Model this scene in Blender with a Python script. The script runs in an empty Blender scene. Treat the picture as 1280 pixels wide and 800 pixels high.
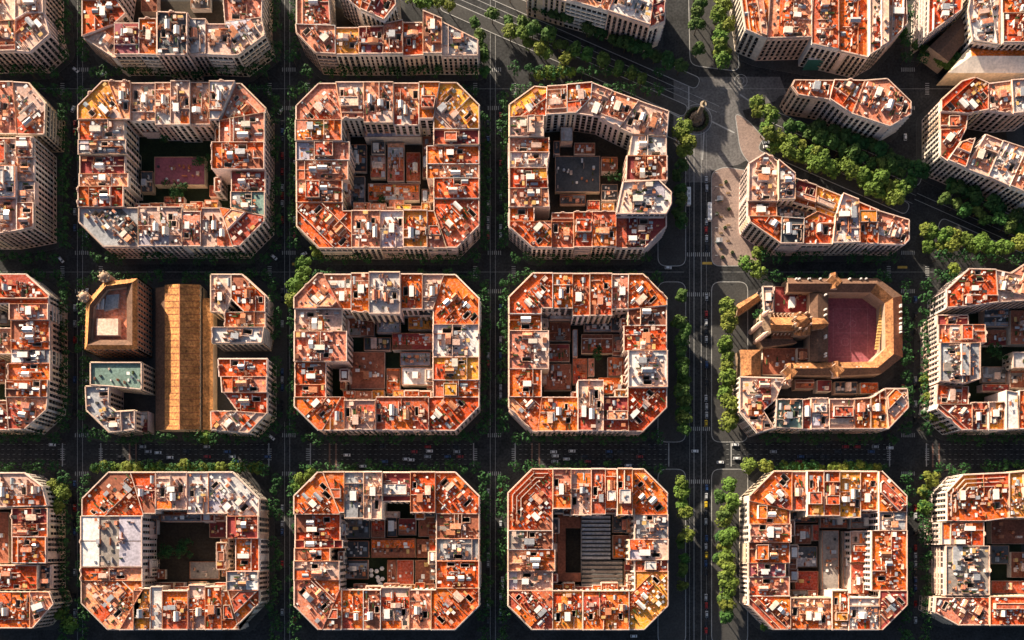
import bpy, math, random
from mathutils import Vector, geometry
R = math.radians
# ---------------------------------------------------------------- camera, light, exposure
CAM_H, FPX, NX, NY = 550.0, 1056.0, 635.0, 690.0       # camera height, focal length in photo pixels, point straight below the camera
scn = bpy.context.scene
cd = bpy.data.cameras.new("camera"); cam = bpy.data.objects.new("camera", cd)
scn.collection.objects.link(cam); scn.camera = cam
cam.location = (0, 0, CAM_H)
cd.sensor_width = 36; cd.lens = 36 * FPX / 1280
cd.shift_x = (640 - NX) / 1280; cd.shift_y = (NY - 400) / 1280
cd.clip_end = 5000
SUN_EL, SUN_DIR = R(19), (-0.58, 0.815)
w = bpy.data.worlds.new("World"); scn.world = w; w.use_nodes = True
nt = w.node_tree; bg = nt.nodes['Background']; sky = nt.nodes.new('ShaderNodeTexSky')
sky.sky_type = 'NISHITA'; sky.air_density = 0.7; sky.dust_density = 3.0; sky.ozone_density = 0.3; sky.sun_disc = False; sky.sun_elevation = SUN_EL
sky.sun_rotation = math.atan2(SUN_DIR[0], SUN_DIR[1]) % (2 * math.pi)
nt.links.new(sky.outputs[0], bg.inputs[0]); bg.inputs[1].default_value = 0.062
sd = bpy.data.lights.new("sun", 'SUN'); sun = bpy.data.objects.new("sun", sd); scn.collection.objects.link(sun)
sd.energy = 5.0; sd.angle = R(0.8); sd.color = (1, 0.84, 0.65)
sv = Vector((SUN_DIR[0] * math.cos(SUN_EL), SUN_DIR[1] * math.cos(SUN_EL), math.sin(SUN_EL)))
sun.rotation_euler = sv.to_track_quat('Z', 'Y').to_euler(); sun.location = (0, 0, 300)
vs = scn.view_settings; vs.view_transform = 'Standard'; vs.look = 'None'; vs.gamma = 1; vs.exposure = 1.4
scn.render.engine = 'CYCLES'; scn.cycles.max_bounces = 5

# ---------------------------------------------------------------- helpers
COL = scn.collection
def W(px, py, h=0.0):
    k = (CAM_H - h) / FPX
    return ((px - NX) * k, -(py - NY) * k)
ZO = {}
def zoomdef(k, s, ox, oy): ZO[k] = (s, ox, oy)
for a in [('z1', 3.478, 90, 95), ('z2', 3.48, 360, 95), ('z3', 3.478, 625, 95), ('z4', 3.72, 360, 335), ('z5', 3.72, 625, 335),
          ('z6', 3.72, 85, 580), ('z7', 3.72, 360, 580), ('z8', 3.72, 625, 580), ('z9', 3.72, 915, 580), ('z10', 3.556, 1145, 325),
          ('z11', 3.72, 1145, 580), ('z12', 3.478, 0, 330), ('z13', 3.636, 0, 580), ('z14', 4.207, 1140, 90), ('z15', 5.224, 905, 180),
          ('z16', 3.507, 915, 0), ('a', 3.556, 0, 0), ('b', 4, 320, 0), ('c', 4, 600, 0), ('d', 3.2, 880, 0), ('e', 3.478, 90, 330),
          ('f', 5.333, 910, 330), ('g', 3.2, 880, 330), ('p', 1, 0, 0)]:
    zoomdef(*a)
def Z(k, s):
    sc, ox, oy = ZO[k]
    return [(ox + float(t.split(',')[0]) / sc, oy + float(t.split(',')[1]) / sc) for t in s.split()]

class MB:
    def __init__(s): s.v = []; s.f = []; s.m = []; s.mats = []
    def mi(s, mat):
        if mat not in s.mats: s.mats.append(mat)
        return s.mats.index(mat)
    def face(s, pts, mat):
        n = len(s.v); s.v += pts; s.f.append(tuple(range(n, n + len(pts)))); s.m.append(s.mi(mat))
    def prism(s, poly, z0, z1, mat, top=None, bottom=False):
        n = len(poly)
        for i in range(n):
            a, b = poly[i], poly[(i + 1) % n]
            s.face([(a[0], a[1], z0), (b[0], b[1], z0), (b[0], b[1], z1), (a[0], a[1], z1)], mat)
        s.flat(poly, z1, top or mat)
        if bottom: s.face([(p[0], p[1], z0) for p in reversed(poly)], mat)
    def flat(s, poly, z, mat, holes=()):
        if not holes and len(poly) <= 4: s.face([(p[0], p[1], z) for p in poly], mat); return
        pls = [[Vector((p[0], p[1], 0)) for p in poly]] + [[Vector((p[0], p[1], 0)) for p in h] for h in holes]
        allp = [p for l in pls for p in l]
        for t in geometry.tessellate_polygon(pls):
            a, b, c = [allp[i] for i in t]
            if (b - a).cross(c - a).z < 0: b, c = c, b
            s.face([(q.x, q.y, z) for q in (a, b, c)], mat)
    def box(s, fr, s0, s1, t0, t1, z0, z1, mat, top=None):
        s.prism([fr(s0, t0), fr(s1, t0), fr(s1, t1), fr(s0, t1)], z0, z1, mat, top)
    def gable(s, fr, s0, s1, t0, t1, z0, z1, z2, mat, roof, along='t'):
        # walls z0..z1, ridge z2 along t (or s)
        P = lambda a, b, z: (*fr(a, b), z)
        A, B, C_, D = (s0, t0), (s1, t0), (s1, t1), (s0, t1)
        for (p, q) in ((A, B), (B, C_), (C_, D), (D, A)):
            s.face([P(*p, z0), P(*q, z0), P(*q, z1), P(*p, z1)], mat)
        if along == 't':
            m = (s0 + s1) / 2
            s.face([P(*A, z1), P(*B, z1), P(m, t0, z2)], mat); s.face([P(*C_, z1), P(*D, z1), P(m, t1, z2)], mat)
            s.face([P(*B, z1), P(*C_, z1), P(m, t1, z2), P(m, t0, z2)], roof); s.face([P(*D, z1), P(*A, z1), P(m, t0, z2), P(m, t1, z2)], roof)
        else:
            m = (t0 + t1) / 2
            s.face([P(*B, z1), P(*C_, z1), P(s1, m, z2)], mat); s.face([P(*D, z1), P(*A, z1), P(s0, m, z2)], mat)
            s.face([P(*A, z1), P(*B, z1), P(s1, m, z2), P(s0, m, z2)], roof); s.face([P(*C_, z1), P(*D, z1), P(s0, m, z2), P(s1, m, z2)], roof)
    def cyl(s, x, y, r0, r1, z0, z1, n, mat, top=None):
        a = [(x + r0 * math.cos(2 * math.pi * i / n), y + r0 * math.sin(2 * math.pi * i / n), z0) for i in range(n)]
        b = [(x + r1 * math.cos(2 * math.pi * i / n), y + r1 * math.sin(2 * math.pi * i / n), z1) for i in range(n)]
        for i in range(n): j = (i + 1) % n; s.face([a[i], a[j], b[j], b[i]], mat)
        if r1 > 0.01: s.face(b, top or mat)
    def build(s, name, parent=None, kind=None, org=(0, 0)):
        if not s.f: return None
        me = bpy.data.meshes.new(name)
        ox, oy = org
        me.from_pydata([(x - ox, y - oy, z) for x, y, z in s.v], [], s.f)
        for m in s.mats: me.materials.append(M(m))
        me.polygons.foreach_set('material_index', s.m)
        o = bpy.data.objects.new(name, me); COL.objects.link(o)
        if parent: o.parent = parent
        if kind: o['kind'] = kind
        return o
def tag(o, label=None, cat=None, group=None, kind=None):
    if label: o['label'] = label
    if cat: o['category'] = cat
    if group: o['group'] = group
    if kind: o['kind'] = kind
    return o
def empty(name, x, y, z=0, rz=0):
    o = bpy.data.objects.new(name, None); COL.objects.link(o); o.location = (x, y, z); o.rotation_euler.z = rz
    o.empty_display_size = 1; return o
def frame(ox, oy, ax, ay):
    return lambda s, t: (ox + ax * s - ay * t, oy + ay * s + ax * t)
def copy_tree(o, parent=None):
    c = o.copy(); COL.objects.link(c); c.parent = parent
    for ch in o.children: copy_tree(ch, c)
    return c
def area(p): return 0.5 * sum(p[i][0] * p[(i + 1) % len(p)][1] - p[(i + 1) % len(p)][0] * p[i][1] for i in range(len(p)))
def inside(pt, poly):
    x, y = pt; c = False; j = len(poly) - 1
    for i in range(len(poly)):
        xi, yi = poly[i]; xj, yj = poly[j]
        if (yi > y) != (yj > y) and x < (xj - xi) * (y - yi) / (yj - yi) + xi: c = not c
        j = i
    return c
def offset(poly, d):                      # CCW polygon, d > 0 shrinks
    n = len(poly); out = []
    for i in range(n):
        p0, p1, p2 = poly[i - 1], poly[i], poly[(i + 1) % n]
        e1 = Vector((p1[0] - p0[0], p1[1] - p0[1])).normalized(); e2 = Vector((p2[0] - p1[0], p2[1] - p1[1])).normalized()
        n1 = Vector((-e1.y, e1.x)); n2 = Vector((-e2.y, e2.x)); b = n1 + n2
        if b.length < 1e-4: b = n1.copy()
        b.normalize(); k = d / max(0.35, b.dot(n1))
        out.append((p1[0] + b.x * k, p1[1] + b.y * k))
    return out
def clip(poly, fa, fb, s0, s1, t0, t1):   # clip world polygon to a rectangle of the local frame
    P = [fb(*p) for p in poly]
    for ax, lim, sg in ((0, s0, 1), (0, s1, -1), (1, t0, 1), (1, t1, -1)):
        Q = []
        for i in range(len(P)):
            a, b = P[i], P[(i + 1) % len(P)]; ia, ib = (a[ax] - lim) * sg >= 0, (b[ax] - lim) * sg >= 0
            if ia: Q.append(a)
            if ia != ib:
                k = (lim - a[ax]) / (b[ax] - a[ax]); Q.append((a[0] + k * (b[0] - a[0]), a[1] + k * (b[1] - a[1])))
        P = Q
        if len(P) < 3: return []
    Q = [p for i, p in enumerate(P) if math.dist(p, P[i - 1]) > 0.05]
    return [fa(*p) for p in Q] if len(Q) > 2 else []

# ---------------------------------------------------------------- materials (real base colours)
MATS = {
 # roof decks
 'o': ((.66, .13, .022), .85, .6), 's': ((.66, .27, .15), .85, .6), 'r': ((.46, .11, .05), .85, .5), 'd': ((.26, .045, .04), .85, .4),
 'y': ((.68, .28, .05), .85, .4), 'w': ((.62, .58, .55), .8, .35), 'g': ((.30, .30, .31), .85, .45), 'k': ((.075, .08, .085), .8, .4),
 'p': ((.62, .42, .32), .85, .45), 't': ((.17, .26, .22), .8, .5), 'b': ((.30, .10, .055), .85, .5), 'l': ((.42, .38, .43), .8, .4),
 'n': ((.27, .23, .20), .85, .4), 'v': ((.30, .085, .10), .85, .35),
 # walls
 'fc': ((.70, .61, .51), .9, .25), 'fp': ((.68, .53, .47), .9, .25), 'fo': ((.66, .52, .36), .9, .25), 'fg': ((.56, .54, .52), .9, .25),
 'fb': ((.38, .26, .18), .9, .25), 'cope': ((.60, .42, .33), .85, .3), 'brick_party': ((.44, .22, .14), .9, .4), 'plaster': ((.50, .29, .19), .9, .4),
 'well': ((.34, .30, .26), .9, .3), 'pane': ((.015, .017, .02), .25, .1), 'shutter': ((.05, .045, .035), .7, .2), 'rail': ((.04, .04, .045), .6, .1),
 'white': ((.72, .68, .63), .6, .2), 'metal': ((.44, .44, .45), .4, .3), 'dark': ((.04, .038, .036), .7, .2), 'glass': ((.30, .33, .35), .2, .2),
 'clay': ((.46, .17, .08), .85, .4), 'clay_dark': ((.20, .075, .04), .85, .4), 'ochre': ((.55, .34, .12), .85, .3), 'leaf': ((.045, .075, .02), .8, .4),
 'blue': ((.10, .22, .32), .6, .2), 'red': ((.40, .04, .03), .6, .2), 'teal': ((.03, .13, .12), .6, .2),
 # pitched roofs
 'tile': ((.50, .22, .07), .85, .8), 'tile_church': ((.36, .155, .06), .85, .8), 'court_line': ((.40, .17, .18), .85, .3), 'stone_church': ((.30, .20, .13), .9, .6), 'tile_red': ((.32, .11, .05), .85, .45), 'tile_brown': ((.15, .08, .05), .85, .45), 'stone': ((.46, .36, .25), .9, .4),
 'stone_dark': ((.20, .15, .11), .9, .4),
 # ground
 'asphalt': ((.030, .031, .032), .9, .75), 'square': ((.125, .12, .118), .9, .5), 'paving': ((.055, .054, .052), .9, .3), 'plaza': ((.31, .225, .19), .9, .3), 'paint': ((.34, .34, .33), .7, .25),
 'paint_red': ((.16, .09, .07), .8, .3), 'paint_yellow': ((.50, .32, .06), .7, .3), 'soil': ((.04, .03, .02), .95, .5), 'grass': ((.016, .026, .010), .95, .5), 'kerb': ((.17, .165, .16), .85, .2),
 'bark': ((.09, .065, .045), .95, .4), 'hedge': ((.03, .045, .016), .9, .5), 'bronze': ((.10, .075, .045), .55, .3), 'tyre': ((.015, .015, .015), .9, .1),
 'car_white': ((.75, .75, .75), .3, .05), 'car_silver': ((.38, .40, .42), .3, .05), 'car_black': ((.02, .02, .022), .3, .05), 'car_red': ((.30, .02, .015), .3, .05), 'car_blue': ((.03, .07, .18), .3, .05), 'taxi_yellow': ((.55, .38, .02), .3, .05),
}
_m = {}
def M(k):
    if k in _m: return _m[k]
    if k.startswith('crown'): return crown_mat(k)
    base, rough, var = MATS[k]
    m = bpy.data.materials.new(k); m.use_nodes = True; t = m.node_tree; N = t.nodes; L = t.links; b = N['Principled BSDF']
    b.inputs['Roughness'].default_value = rough
    b.inputs['Specular IOR Level'].default_value = 0.3
    pos = N.new('ShaderNodeNewGeometry')
    def noise(sc, det=3):
        n = N.new('ShaderNodeTexNoise'); n.inputs['Scale'].default_value = sc; n.inputs['Detail'].default_value = det
        L.new(pos.outputs['Position'], n.inputs['Vector']); return n.outputs['Fac']
    def remap(src, a, b_, c, d):
        r = N.new('ShaderNodeMapRange'); r.inputs[1].default_value = a; r.inputs[2].default_value = b_; r.inputs[3].default_value = c; r.inputs[4].default_value = d
        L.new(src, r.inputs[0]); return r.outputs[0]
    def mul(x, y):
        r = N.new('ShaderNodeMath'); r.operation = 'MULTIPLY'; L.new(x, r.inputs[0]); L.new(y, r.inputs[1]); return r.outputs[0]
    big = remap(noise(0.12), .3, .7, 1 - var * .45, 1 + var * .45)
    mid = remap(noise(0.7, 4), .3, .7, 1 - var * .7, 1 + var * .55)
    v = mul(big, mid)
    oi = N.new('ShaderNodeObjectInfo')
    if k in ('o', 's', 'r', 'd', 'y', 'w', 'g', 'p', 'b', 't', 'k', 'n', 'l', 'cope', 'plaster', 'fc', 'fp', 'fo', 'fg', 'fb'):
        v = mul(v, remap(oi.outputs['Random'], 0, 1, .80, 1.22))
    if k in ('tile', 'tile_church', 'tile_red', 'tile_brown', 'paving', 'plaza'):
        br = N.new('ShaderNodeTexBrick'); L.new(pos.outputs['Position'], br.inputs['Vector'])
        br.inputs['Scale'].default_value = .8; br.inputs['Color1'].default_value = (1.12,) * 3 + (1,); br.inputs['Color2'].default_value = (.85,) * 3 + (1,); br.inputs['Mortar'].default_value = (.7,) * 3 + (1,)
        br.inputs['Mortar Size'].default_value = .03
        v = mul(v, br.outputs['Color'])
    hs = N.new('ShaderNodeHueSaturation'); hs.inputs['Color'].default_value = (*base, 1)
    L.new(v, hs.inputs['Value'])
    if k in ('o', 's', 'r', 'p', 'y'):
        L.new(remap(mul(oi.outputs['Random'], noise(0.05)), 0.05, .5, .488, .506), hs.inputs['Hue'])
        L.new(remap(noise(0.9, 5), .35, .65, .88, 1.12), hs.inputs['Saturation'])
    L.new(hs.outputs[0], b.inputs['Base Color'])
    bp = N.new('ShaderNodeBump'); bp.inputs['Strength'].default_value = .25; bp.inputs['Distance'].default_value = .08
    L.new(noise(2.5, 4), bp.inputs['Height']); L.new(bp.outputs[0], b.inputs['Normal'])
    if k.startswith('car') or k.startswith('taxi'): b.inputs['Coat Weight'].default_value = .6
    if k == 'metal': b.inputs['Metallic'].default_value = .4
    _m[k] = m; return m
def crown_mat(k):
    c = {'crown_shaded': (.03, .066, .016), 'crown_mid': (.048, .092, .018), 'crown_sunlit': (.095, .135, .020), 'crown_autumn': (.13, .11, .015)}[k]  # sunlit and shaded leaf tones: light and shade put into the crown colour
    m = bpy.data.materials.new(k); m.use_nodes = True; t = m.node_tree; N = t.nodes; L = t.links; b = N['Principled BSDF']
    b.inputs['Roughness'].default_value = .75; b.inputs['Specular IOR Level'].default_value = .2
    g = N.new('ShaderNodeNewGeometry'); oi = N.new('ShaderNodeObjectInfo'); hs = N.new('ShaderNodeHueSaturation')
    n = N.new('ShaderNodeTexNoise'); n.inputs['Scale'].default_value = .5; L.new(g.outputs['Position'], n.inputs['Vector'])
    r = N.new('ShaderNodeMapRange'); r.inputs[1].default_value = .3; r.inputs[2].default_value = .7; r.inputs[3].default_value = .6; r.inputs[4].default_value = 1.5; L.new(n.outputs['Fac'], r.inputs[0])
    r2 = N.new('ShaderNodeMapRange'); r2.inputs[3].default_value = .465; r2.inputs[4].default_value = .54; L.new(oi.outputs['Random'], r2.inputs[0])
    hs.inputs['Color'].default_value = (*c, 1); L.new(r.outputs[0], hs.inputs['Value']); L.new(r2.outputs[0], hs.inputs['Hue']); L.new(hs.outputs[0], b.inputs['Base Color'])
    _m[k] = m; return m
COLWORD = {'o': 'orange-roofed', 's': 'salmon-roofed', 'r': 'brick-red roofed', 'd': 'dark crimson-roofed', 'y': 'amber-roofed', 'w': 'white-roofed', 'g': 'grey-roofed',
           'k': 'charcoal-roofed', 'p': 'cream-roofed', 't': 'green-grey roofed', 'b': 'brown-roofed', 'l': 'lilac-grey roofed', 'n': 'taupe-roofed', 'v': 'maroon-roofed'}

# ---------------------------------------------------------------- an apartment building
NB = [0]
def facade(mb_w, mb_b, a, b, h, rng, court, pil):
    L = math.dist(a, b)
    if L < 3: return
    ax, ay = (b[0] - a[0]) / L, (b[1] - a[1]) / L
    fr = lambda s, t: (a[0] + ax * s + ay * t, a[1] + ay * s - ax * t)     # t outward
    nb = max(1, int(round(L / (3.3 if not court else 3.8)))); bw = L / nb
    floors = max(2, int((h - 5) / 3.35) + 1); style = rng.random()
    P = lambda s, t, z: (*fr(s, t), z)
    ww = bw * (.52 if style < .6 else .42)
    for i in range(nb):
        c = (i + .5) * bw
        if not court and rng.random() < .05: continue
        if style > .82: ww = bw * .8
        for k in range(floors):
            z0 = 1.0 if k == 0 else 4.9 + (k - 1) * 3.35
            z1 = z0 + (3.0 if k == 0 else 2.95)
            if z1 > h - 1.2: break
            mb_w.face([P(c - ww / 2, .03, z0), P(c + ww / 2, .03, z0), P(c + ww / 2, .03, z1), P(c - ww / 2, .03, z1)], 'pane' if rng.random() < .75 else 'shutter')
            if k and style < .45 and not court:                            # balcony: slab and a railing
                d = .55
                mb_b.box(fr, c + ww * .6, c - ww * .6, .0, d, z0 - .16, z0, pil)
                mb_b.face([P(c - ww * .6, d, z0), P(c + ww * .6, d, z0), P(c + ww * .6, d, z0 + .9), P(c - ww * .6, d, z0 + .9)], 'rail')
        if style > .82 and not court: pass
        elif style >= .45 or court:
            mb_b.box(fr, i * bw + bw * .16, i * bw - bw * (.16 if i else 0), .0, .45, 3.9, h - .9, pil)
    if style > .82 and not court:                                          # continuous balconies
        for k in range(1, floors):
            z0 = 4.9 + (k - 1) * 3.35
            if z0 + 2.5 < h: mb_b.box(fr, L - .6, .6, 0, .9, z0 - .2, z0 + .75, pil)
    if style < .6 and not court:
        for i in range(1, nb): mb_b.box(fr, i * bw + .22, i * bw - .22, 0, .18, 4.2, h - .9, pil)
    mb_b.box(fr, L, 0, 0, .5 if not court else .25, h - .95, h - .65, pil)    # cornice
    if not court: mb_b.box(fr, L, 0, 0, .3, 4.0, 4.25, pil)

def building(poly_px, code, h0=22.0, name='apartment_building', org_h=None, seed=None, clutter=1.0):
    """poly_px: roof outline in photo pixels, first edge on the street; code = colour letter + modifiers"""
    NB[0] += 1; rng = random.Random(seed if seed is not None else NB[0] * 7919)
    c = code[0]; dh = 0.0; feats = ''
    for tok in code[1:].replace('+', ' +').replace('-', ' -').replace('.', ' .').split():
        if tok[0] in '+-': dh = float(tok)
        if tok[0] == '.': feats = tok[1:]
    poly = [W(x, y, org_h or h0) for x, y in poly_px]
    axis = Vector((poly[1][0] - poly[0][0], poly[1][1] - poly[0][1])).normalized()
    if area(poly) < 0: poly.reverse()
    mid = ((poly_px[0][0] + poly_px[1][0]) / 2, (poly_px[0][1] + poly_px[1][1]) / 2)
    cx = sum(p[0] for p in poly) / len(poly); cy = sum(p[1] for p in poly) / len(poly)
    return dict(poly=poly, axis=axis, c=c, h=h0 + dh + (rng.uniform(-1.6, 2.0) if h0 > 16 else rng.uniform(-.5, .5)), feats=feats, cx=cx, cy=cy, name=name, rng=rng, clutter=clutter,
                pc=(sum(p[0] for p in poly_px) / len(poly_px), sum(p[1] for p in poly_px) / len(poly_px)))

RELATED = {'o': 'ooosryobr', 's': 'ssspoorpw', 'r': 'rrbodosr', 'd': 'ddrbvo', 'y': 'yyoopy', 'w': 'wwpgwl', 'g': 'ggkwnl', 'k': 'kkgnk', 'p': 'pppsoolr', 't': 'ttgw', 'b': 'bbrrnod', 'l': 'llgw', 'n': 'nng', 'v': 'vvd'}
def make_building(B, others, warm):
    rng = B['rng']; h = B['h']; poly = offset(B['poly'], .03); org = (B['cx'], B['cy'])
    root = empty(B['name'], org[0], org[1])
    ax, ay = B['axis']; fa = frame(org[0], org[1], ax, ay)
    fb = lambda x, y: ((x - org[0]) * ax + (y - org[1]) * ay, -(x - org[0]) * ay + (y - org[1]) * ax)
    ploc = [fb(*p) for p in poly]; S0, S1 = min(p[0] for p in ploc), max(p[0] for p in ploc); T0, T1 = min(p[1] for p in ploc), max(p[1] for p in ploc)
    fmat = rng.choice(['fc', 'fc', 'fp', 'fp', 'fo', 'fg', 'fp', 'cope']); pil = rng.choice(['fc', 'fp', 'cope', 'fo'])
    low = h < 12
    ph = rng.uniform(.7, 1.5) if not low else rng.uniform(.3, .8); zd = h - ph; n = len(poly)
    # walls with a parapet
    mw = MB(); inn = offset(poly, .3 if not low else .25); cmat = rng.choice(['cope', 'cope', 'plaster', 'clay', 's', 'fg', 'fb']) if not low else rng.choice(['plaster', 'clay', 'fb'])
    for i in range(n):
        a, b = poly[i], poly[(i + 1) % n]
        mw.face([(*a, 0), (*b, 0), (*b, h - .12), (*a, h - .12)], fmat)
    mw.build('walls', root, org=org)
    mc = MB()
    ring_o = offset(poly, -.02)
    for i in range(n):
        j = (i + 1) % n; cm = cmat
        mc.face([(*ring_o[i], h - .12), (*ring_o[j], h - .12), (*ring_o[j], h), (*ring_o[i], h)], cm)
        mc.face([(*ring_o[i], h), (*ring_o[j], h), (*inn[j], h), (*inn[i], h)], cm)
        mc.face([(*inn[i], h), (*inn[j], h), (*inn[j], zd), (*inn[i], zd)], 'plaster' if rng.random() < .6 else 'brick_party')
    for i in range(n if not low else 0):                                   # broader coping over the open fronts
        a, b = poly[i], poly[(i + 1) % n]; L = math.dist(a, b)
        if L < 2: continue
        ux, uy = (b[0] - a[0]) / L, (b[1] - a[1]) / L
        if not any(inside(((a[0] + b[0]) / 2 + uy * 1.5, (a[1] + b[1]) / 2 - ux * 1.5), q['poly']) for q in others):
            mc.box(frame(a[0], a[1], ux, uy), -.02, L + .02, -.04, .5, h - .1, h + .1, 'cope')
    if rng.random() < .4 and not low and n <= 5:                           # a small pediment over the street front
        for i in range(n):
            a, b = poly[i], poly[(i + 1) % n]; L = math.dist(a, b)
            ux, uy = (b[0] - a[0]) / L, (b[1] - a[1]) / L; m_ = (a[0] + b[0]) / 2 + uy * 1.5, (a[1] + b[1]) / 2 - ux * 1.5
            if L > 8 and not any(inside(m_, q['poly']) for q in others):
                fr = frame(a[0], a[1], ux, uy)
                for k in ((.5,) if rng.random() < .6 else (.2, .8)):
                    mc.box(fr, L * k - 1.5, L * k + 1.5, .0, .6, h, h + 1.0, 'cope'); mc.box(fr, L * k - .8, L * k + .8, .05, .55, h + 1.0, h + 1.9, 'cope')
                break
    mc.build('parapet', root, org=org)
    # exposed edges carry windows
    mwin, mbal = MB(), MB()
    for i in range(n):
        a, b = poly[i], poly[(i + 1) % n]; L = math.dist(a, b)
        if L < 3 or low: continue
        ex, ey = (b[0] - a[0]) / L, (b[1] - a[1]) / L
        hid = sum(any(inside((a[0] + ex * L * f + ey * 1.2, a[1] + ey * L * f - ex * 1.2), q['poly']) for q in others if q is not B and q['h'] > h * .8) for f in (.25, .5, .75))
        if hid >= 2: continue
        m = ((a[0] + b[0]) / 2 + ey * 10, (a[1] + b[1]) / 2 - ex * 10)
        court = inside(m, B['hull']) if B.get('hull') else False
        facade(mwin, mbal, a, b, h, rng, court, pil)
    mwin.build('window_rows', root, 'stuff', org); mbal.build('balcony_rows', root, 'stuff', org)
    # placement on the terrace
    occ = []
    inn2 = offset(poly, .7)
    def free(s, t, a, b, pad=.15):
        if not all(inside(fa(s + i * a, t + j * b), inn2) for i in (-1, 1) for j in (-1, 1)): return False
        return all(abs(s - o[0]) > a + o[2] + pad or abs(t - o[1]) > b + o[3] + pad for o in occ)
    def place(w_, d_, sr=None, tr=None, tries=14, pad=.15):
        for _ in range(tries):
            s = rng.uniform(*(sr or (S0, S1))); t = rng.uniform(*(tr or (T0, T1)))
            if free(s, t, w_ / 2, d_ / 2, pad): occ.append((s, t, w_ / 2, d_ / 2)); return s, t
        return None
    SW, TW = S1 - S0, T1 - T0; A = abs(area(poly)); sm, tm = (S0 + S1) / 2, (T0 + T1) / 2
    holes = []; plain = 'plain' in B['feats'] or 'twotone' in B['feats']; big = A > 110
    # light wells
    if big and not low and not plain:
        for _ in range((rng.random() < .75) + (A > 420)):
            ww_, wd = rng.uniform(1.8, 3.0), rng.uniform(3.2, 5.5)
            q = place(ww_, wd, rng.choice([(S0, S0 + SW * .3), (S1 - SW * .3, S1)]), (T0 + TW * .3, T0 + TW * .75), 16)
            if q: holes.append([q[0] - ww_ / 2, q[0] + ww_ / 2, q[1] - wd / 2, q[1] + wd / 2])
    hp = [[fa(a, c), fa(b, c), fa(b, d), fa(a, d)] for a, b, c, d in holes]
    md = MB(); md.flat(inn, zd, B['c'], hp)
    deck = md.build('roof_terrace', root, org=org)
    for q, (a, b, c_, d) in zip(hp, holes):
        mh = MB(); zb = max(1, h - 14)
        for i in range(4): p, r_ = q[i], q[(i + 1) % 4]; mh.face([(*r_, zb), (*p, zb), (*p, zd + .5), (*r_, zd + .5)], 'well')
        mh.face([(*p, zb) for p in q], 'well')
        for (x0, x1, y0, y1) in ((a - .25, a, c_, d), (b, b + .25, c_, d), (a - .25, b + .25, c_ - .25, c_), (a - .25, b + .25, d, d + .25)):
            mh.box(fa, x0, x1, y0, y1, zd, zd + .52, 'plaster', 'cope')
        mh.build('light_well', root, org=org)
    # raised terrace patches of other tiles
    rel = RELATED[B['c']]
    if B['pc'][1] > 560: rel = rel.replace('p', 'o').replace('s', 'o')  # bottom rows oranger than the hazier upper ones: light put into patch colours
    if not plain:
        for _ in range(rng.choice([2, 3, 3, 4]) if big else 1):
            s0 = rng.choice([S0, S0, sm, S0 + SW * .3]); s1 = rng.choice([S1, S1, sm, S0 + SW * .7]); t0 = T0 + TW * rng.choice([0, 0, .3, .5, .62]); t1 = t0 + TW * rng.uniform(.2, .45)
            if s1 - s0 < 3 or any(a < s1 and b > s0 and c_ < t1 and d > t0 for a, b, c_, d in [(x[0] - .3, x[1] + .3, x[2] - .3, x[3] + .3) for x in holes]): continue
            pc = clip(offset(poly, .5), fa, fb, s0, s1, t0, t1)
            if len(pc) < 3 or abs(area(pc)) < 12: continue
            z = zd + rng.choice([.06, .12, .2, .45, .8]) + rng.uniform(0, .04); mp = MB(); cc = rng.choice(rel)
            mp.prism(pc, zd, z, 'plaster', cc); mp.build('terrace_patch', root, org=org)
    if 'twotone' in B['feats']:
        for (a0, a1, cc, zz) in ((0, .30, 'w', .5), (.62, 1, 'l', .25)):
            for b0, b1 in ((0, .48), (.5, 1)):
                pc = clip(offset(poly, .5), fa, fb, S0 + SW * b0, S0 + SW * b1, T0 + TW * a0, T0 + TW * a1)
                if len(pc) > 2: mp = MB(); mp.prism(pc, zd, zd + zz + b0 * .1, 'plaster', cc); mp.build('terrace_patch', root, org=org)
    # set-back attic storey
    attic = None
    if big and not low and not plain and rng.random() < .42 or 'attic' in B['feats']:
        s0, s1 = S0 + SW * rng.uniform(0, .25), S1 - SW * rng.uniform(0, .25); t0 = T0 + TW * rng.uniform(.15, .35); t1 = t0 + TW * rng.uniform(.2, .38)
        pc = clip(offset(poly, .6), fa, fb, s0, s1, t0, t1)
        if len(pc) > 2 and abs(area(pc)) > 20 and not any(a < s1 and b > s0 and c_ < t1 and d > t0 for a, b, c_, d in holes):
            za = zd + rng.uniform(2.6, 3.3); ma = MB(); ac = rng.choice(rel + 'ws'); ip = offset(pc, .3)
            for i in range(len(pc)):
                j = (i + 1) % len(pc)
                ma.face([(*pc[i], zd), (*pc[j], zd), (*pc[j], za), (*pc[i], za)], rng.choice([fmat, 'plaster']))
                ma.face([(*pc[i], za), (*pc[j], za), (*ip[j], za), (*ip[i], za)], 'cope')
                ma.face([(*ip[i], za), (*ip[j], za), (*ip[j], za - .4), (*ip[i], za - .4)], 'plaster')
            ma.flat(ip, za - .4, ac)
            for _ in range(int(abs(area(pc)) / 9)):
                s, t = rng.uniform(s0, s1), rng.uniform(t0, t1)
                if inside(fa(s, t), offset(pc, 1)): w_, d_ = rng.uniform(.3, .9), rng.uniform(.3, 1); ma.box(fa, s - w_, s + w_, t - d_, t + d_, za - .4, za - .4 + rng.uniform(.4, 1.6), rng.choice(['white', 'clay', 'metal', 'dark', 'cope', 'plaster']))
            ma.build('attic_storey', root, org=org); occ.append(((s0 + s1) / 2, (t0 + t1) / 2, (s1 - s0) / 2, (t1 - t0) / 2))
    # stair huts
    nh = 0 if plain else (1 if A < 380 else 2)
    if low: nh = 1 if A > 60 and rng.random() < .4 else 0
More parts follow.
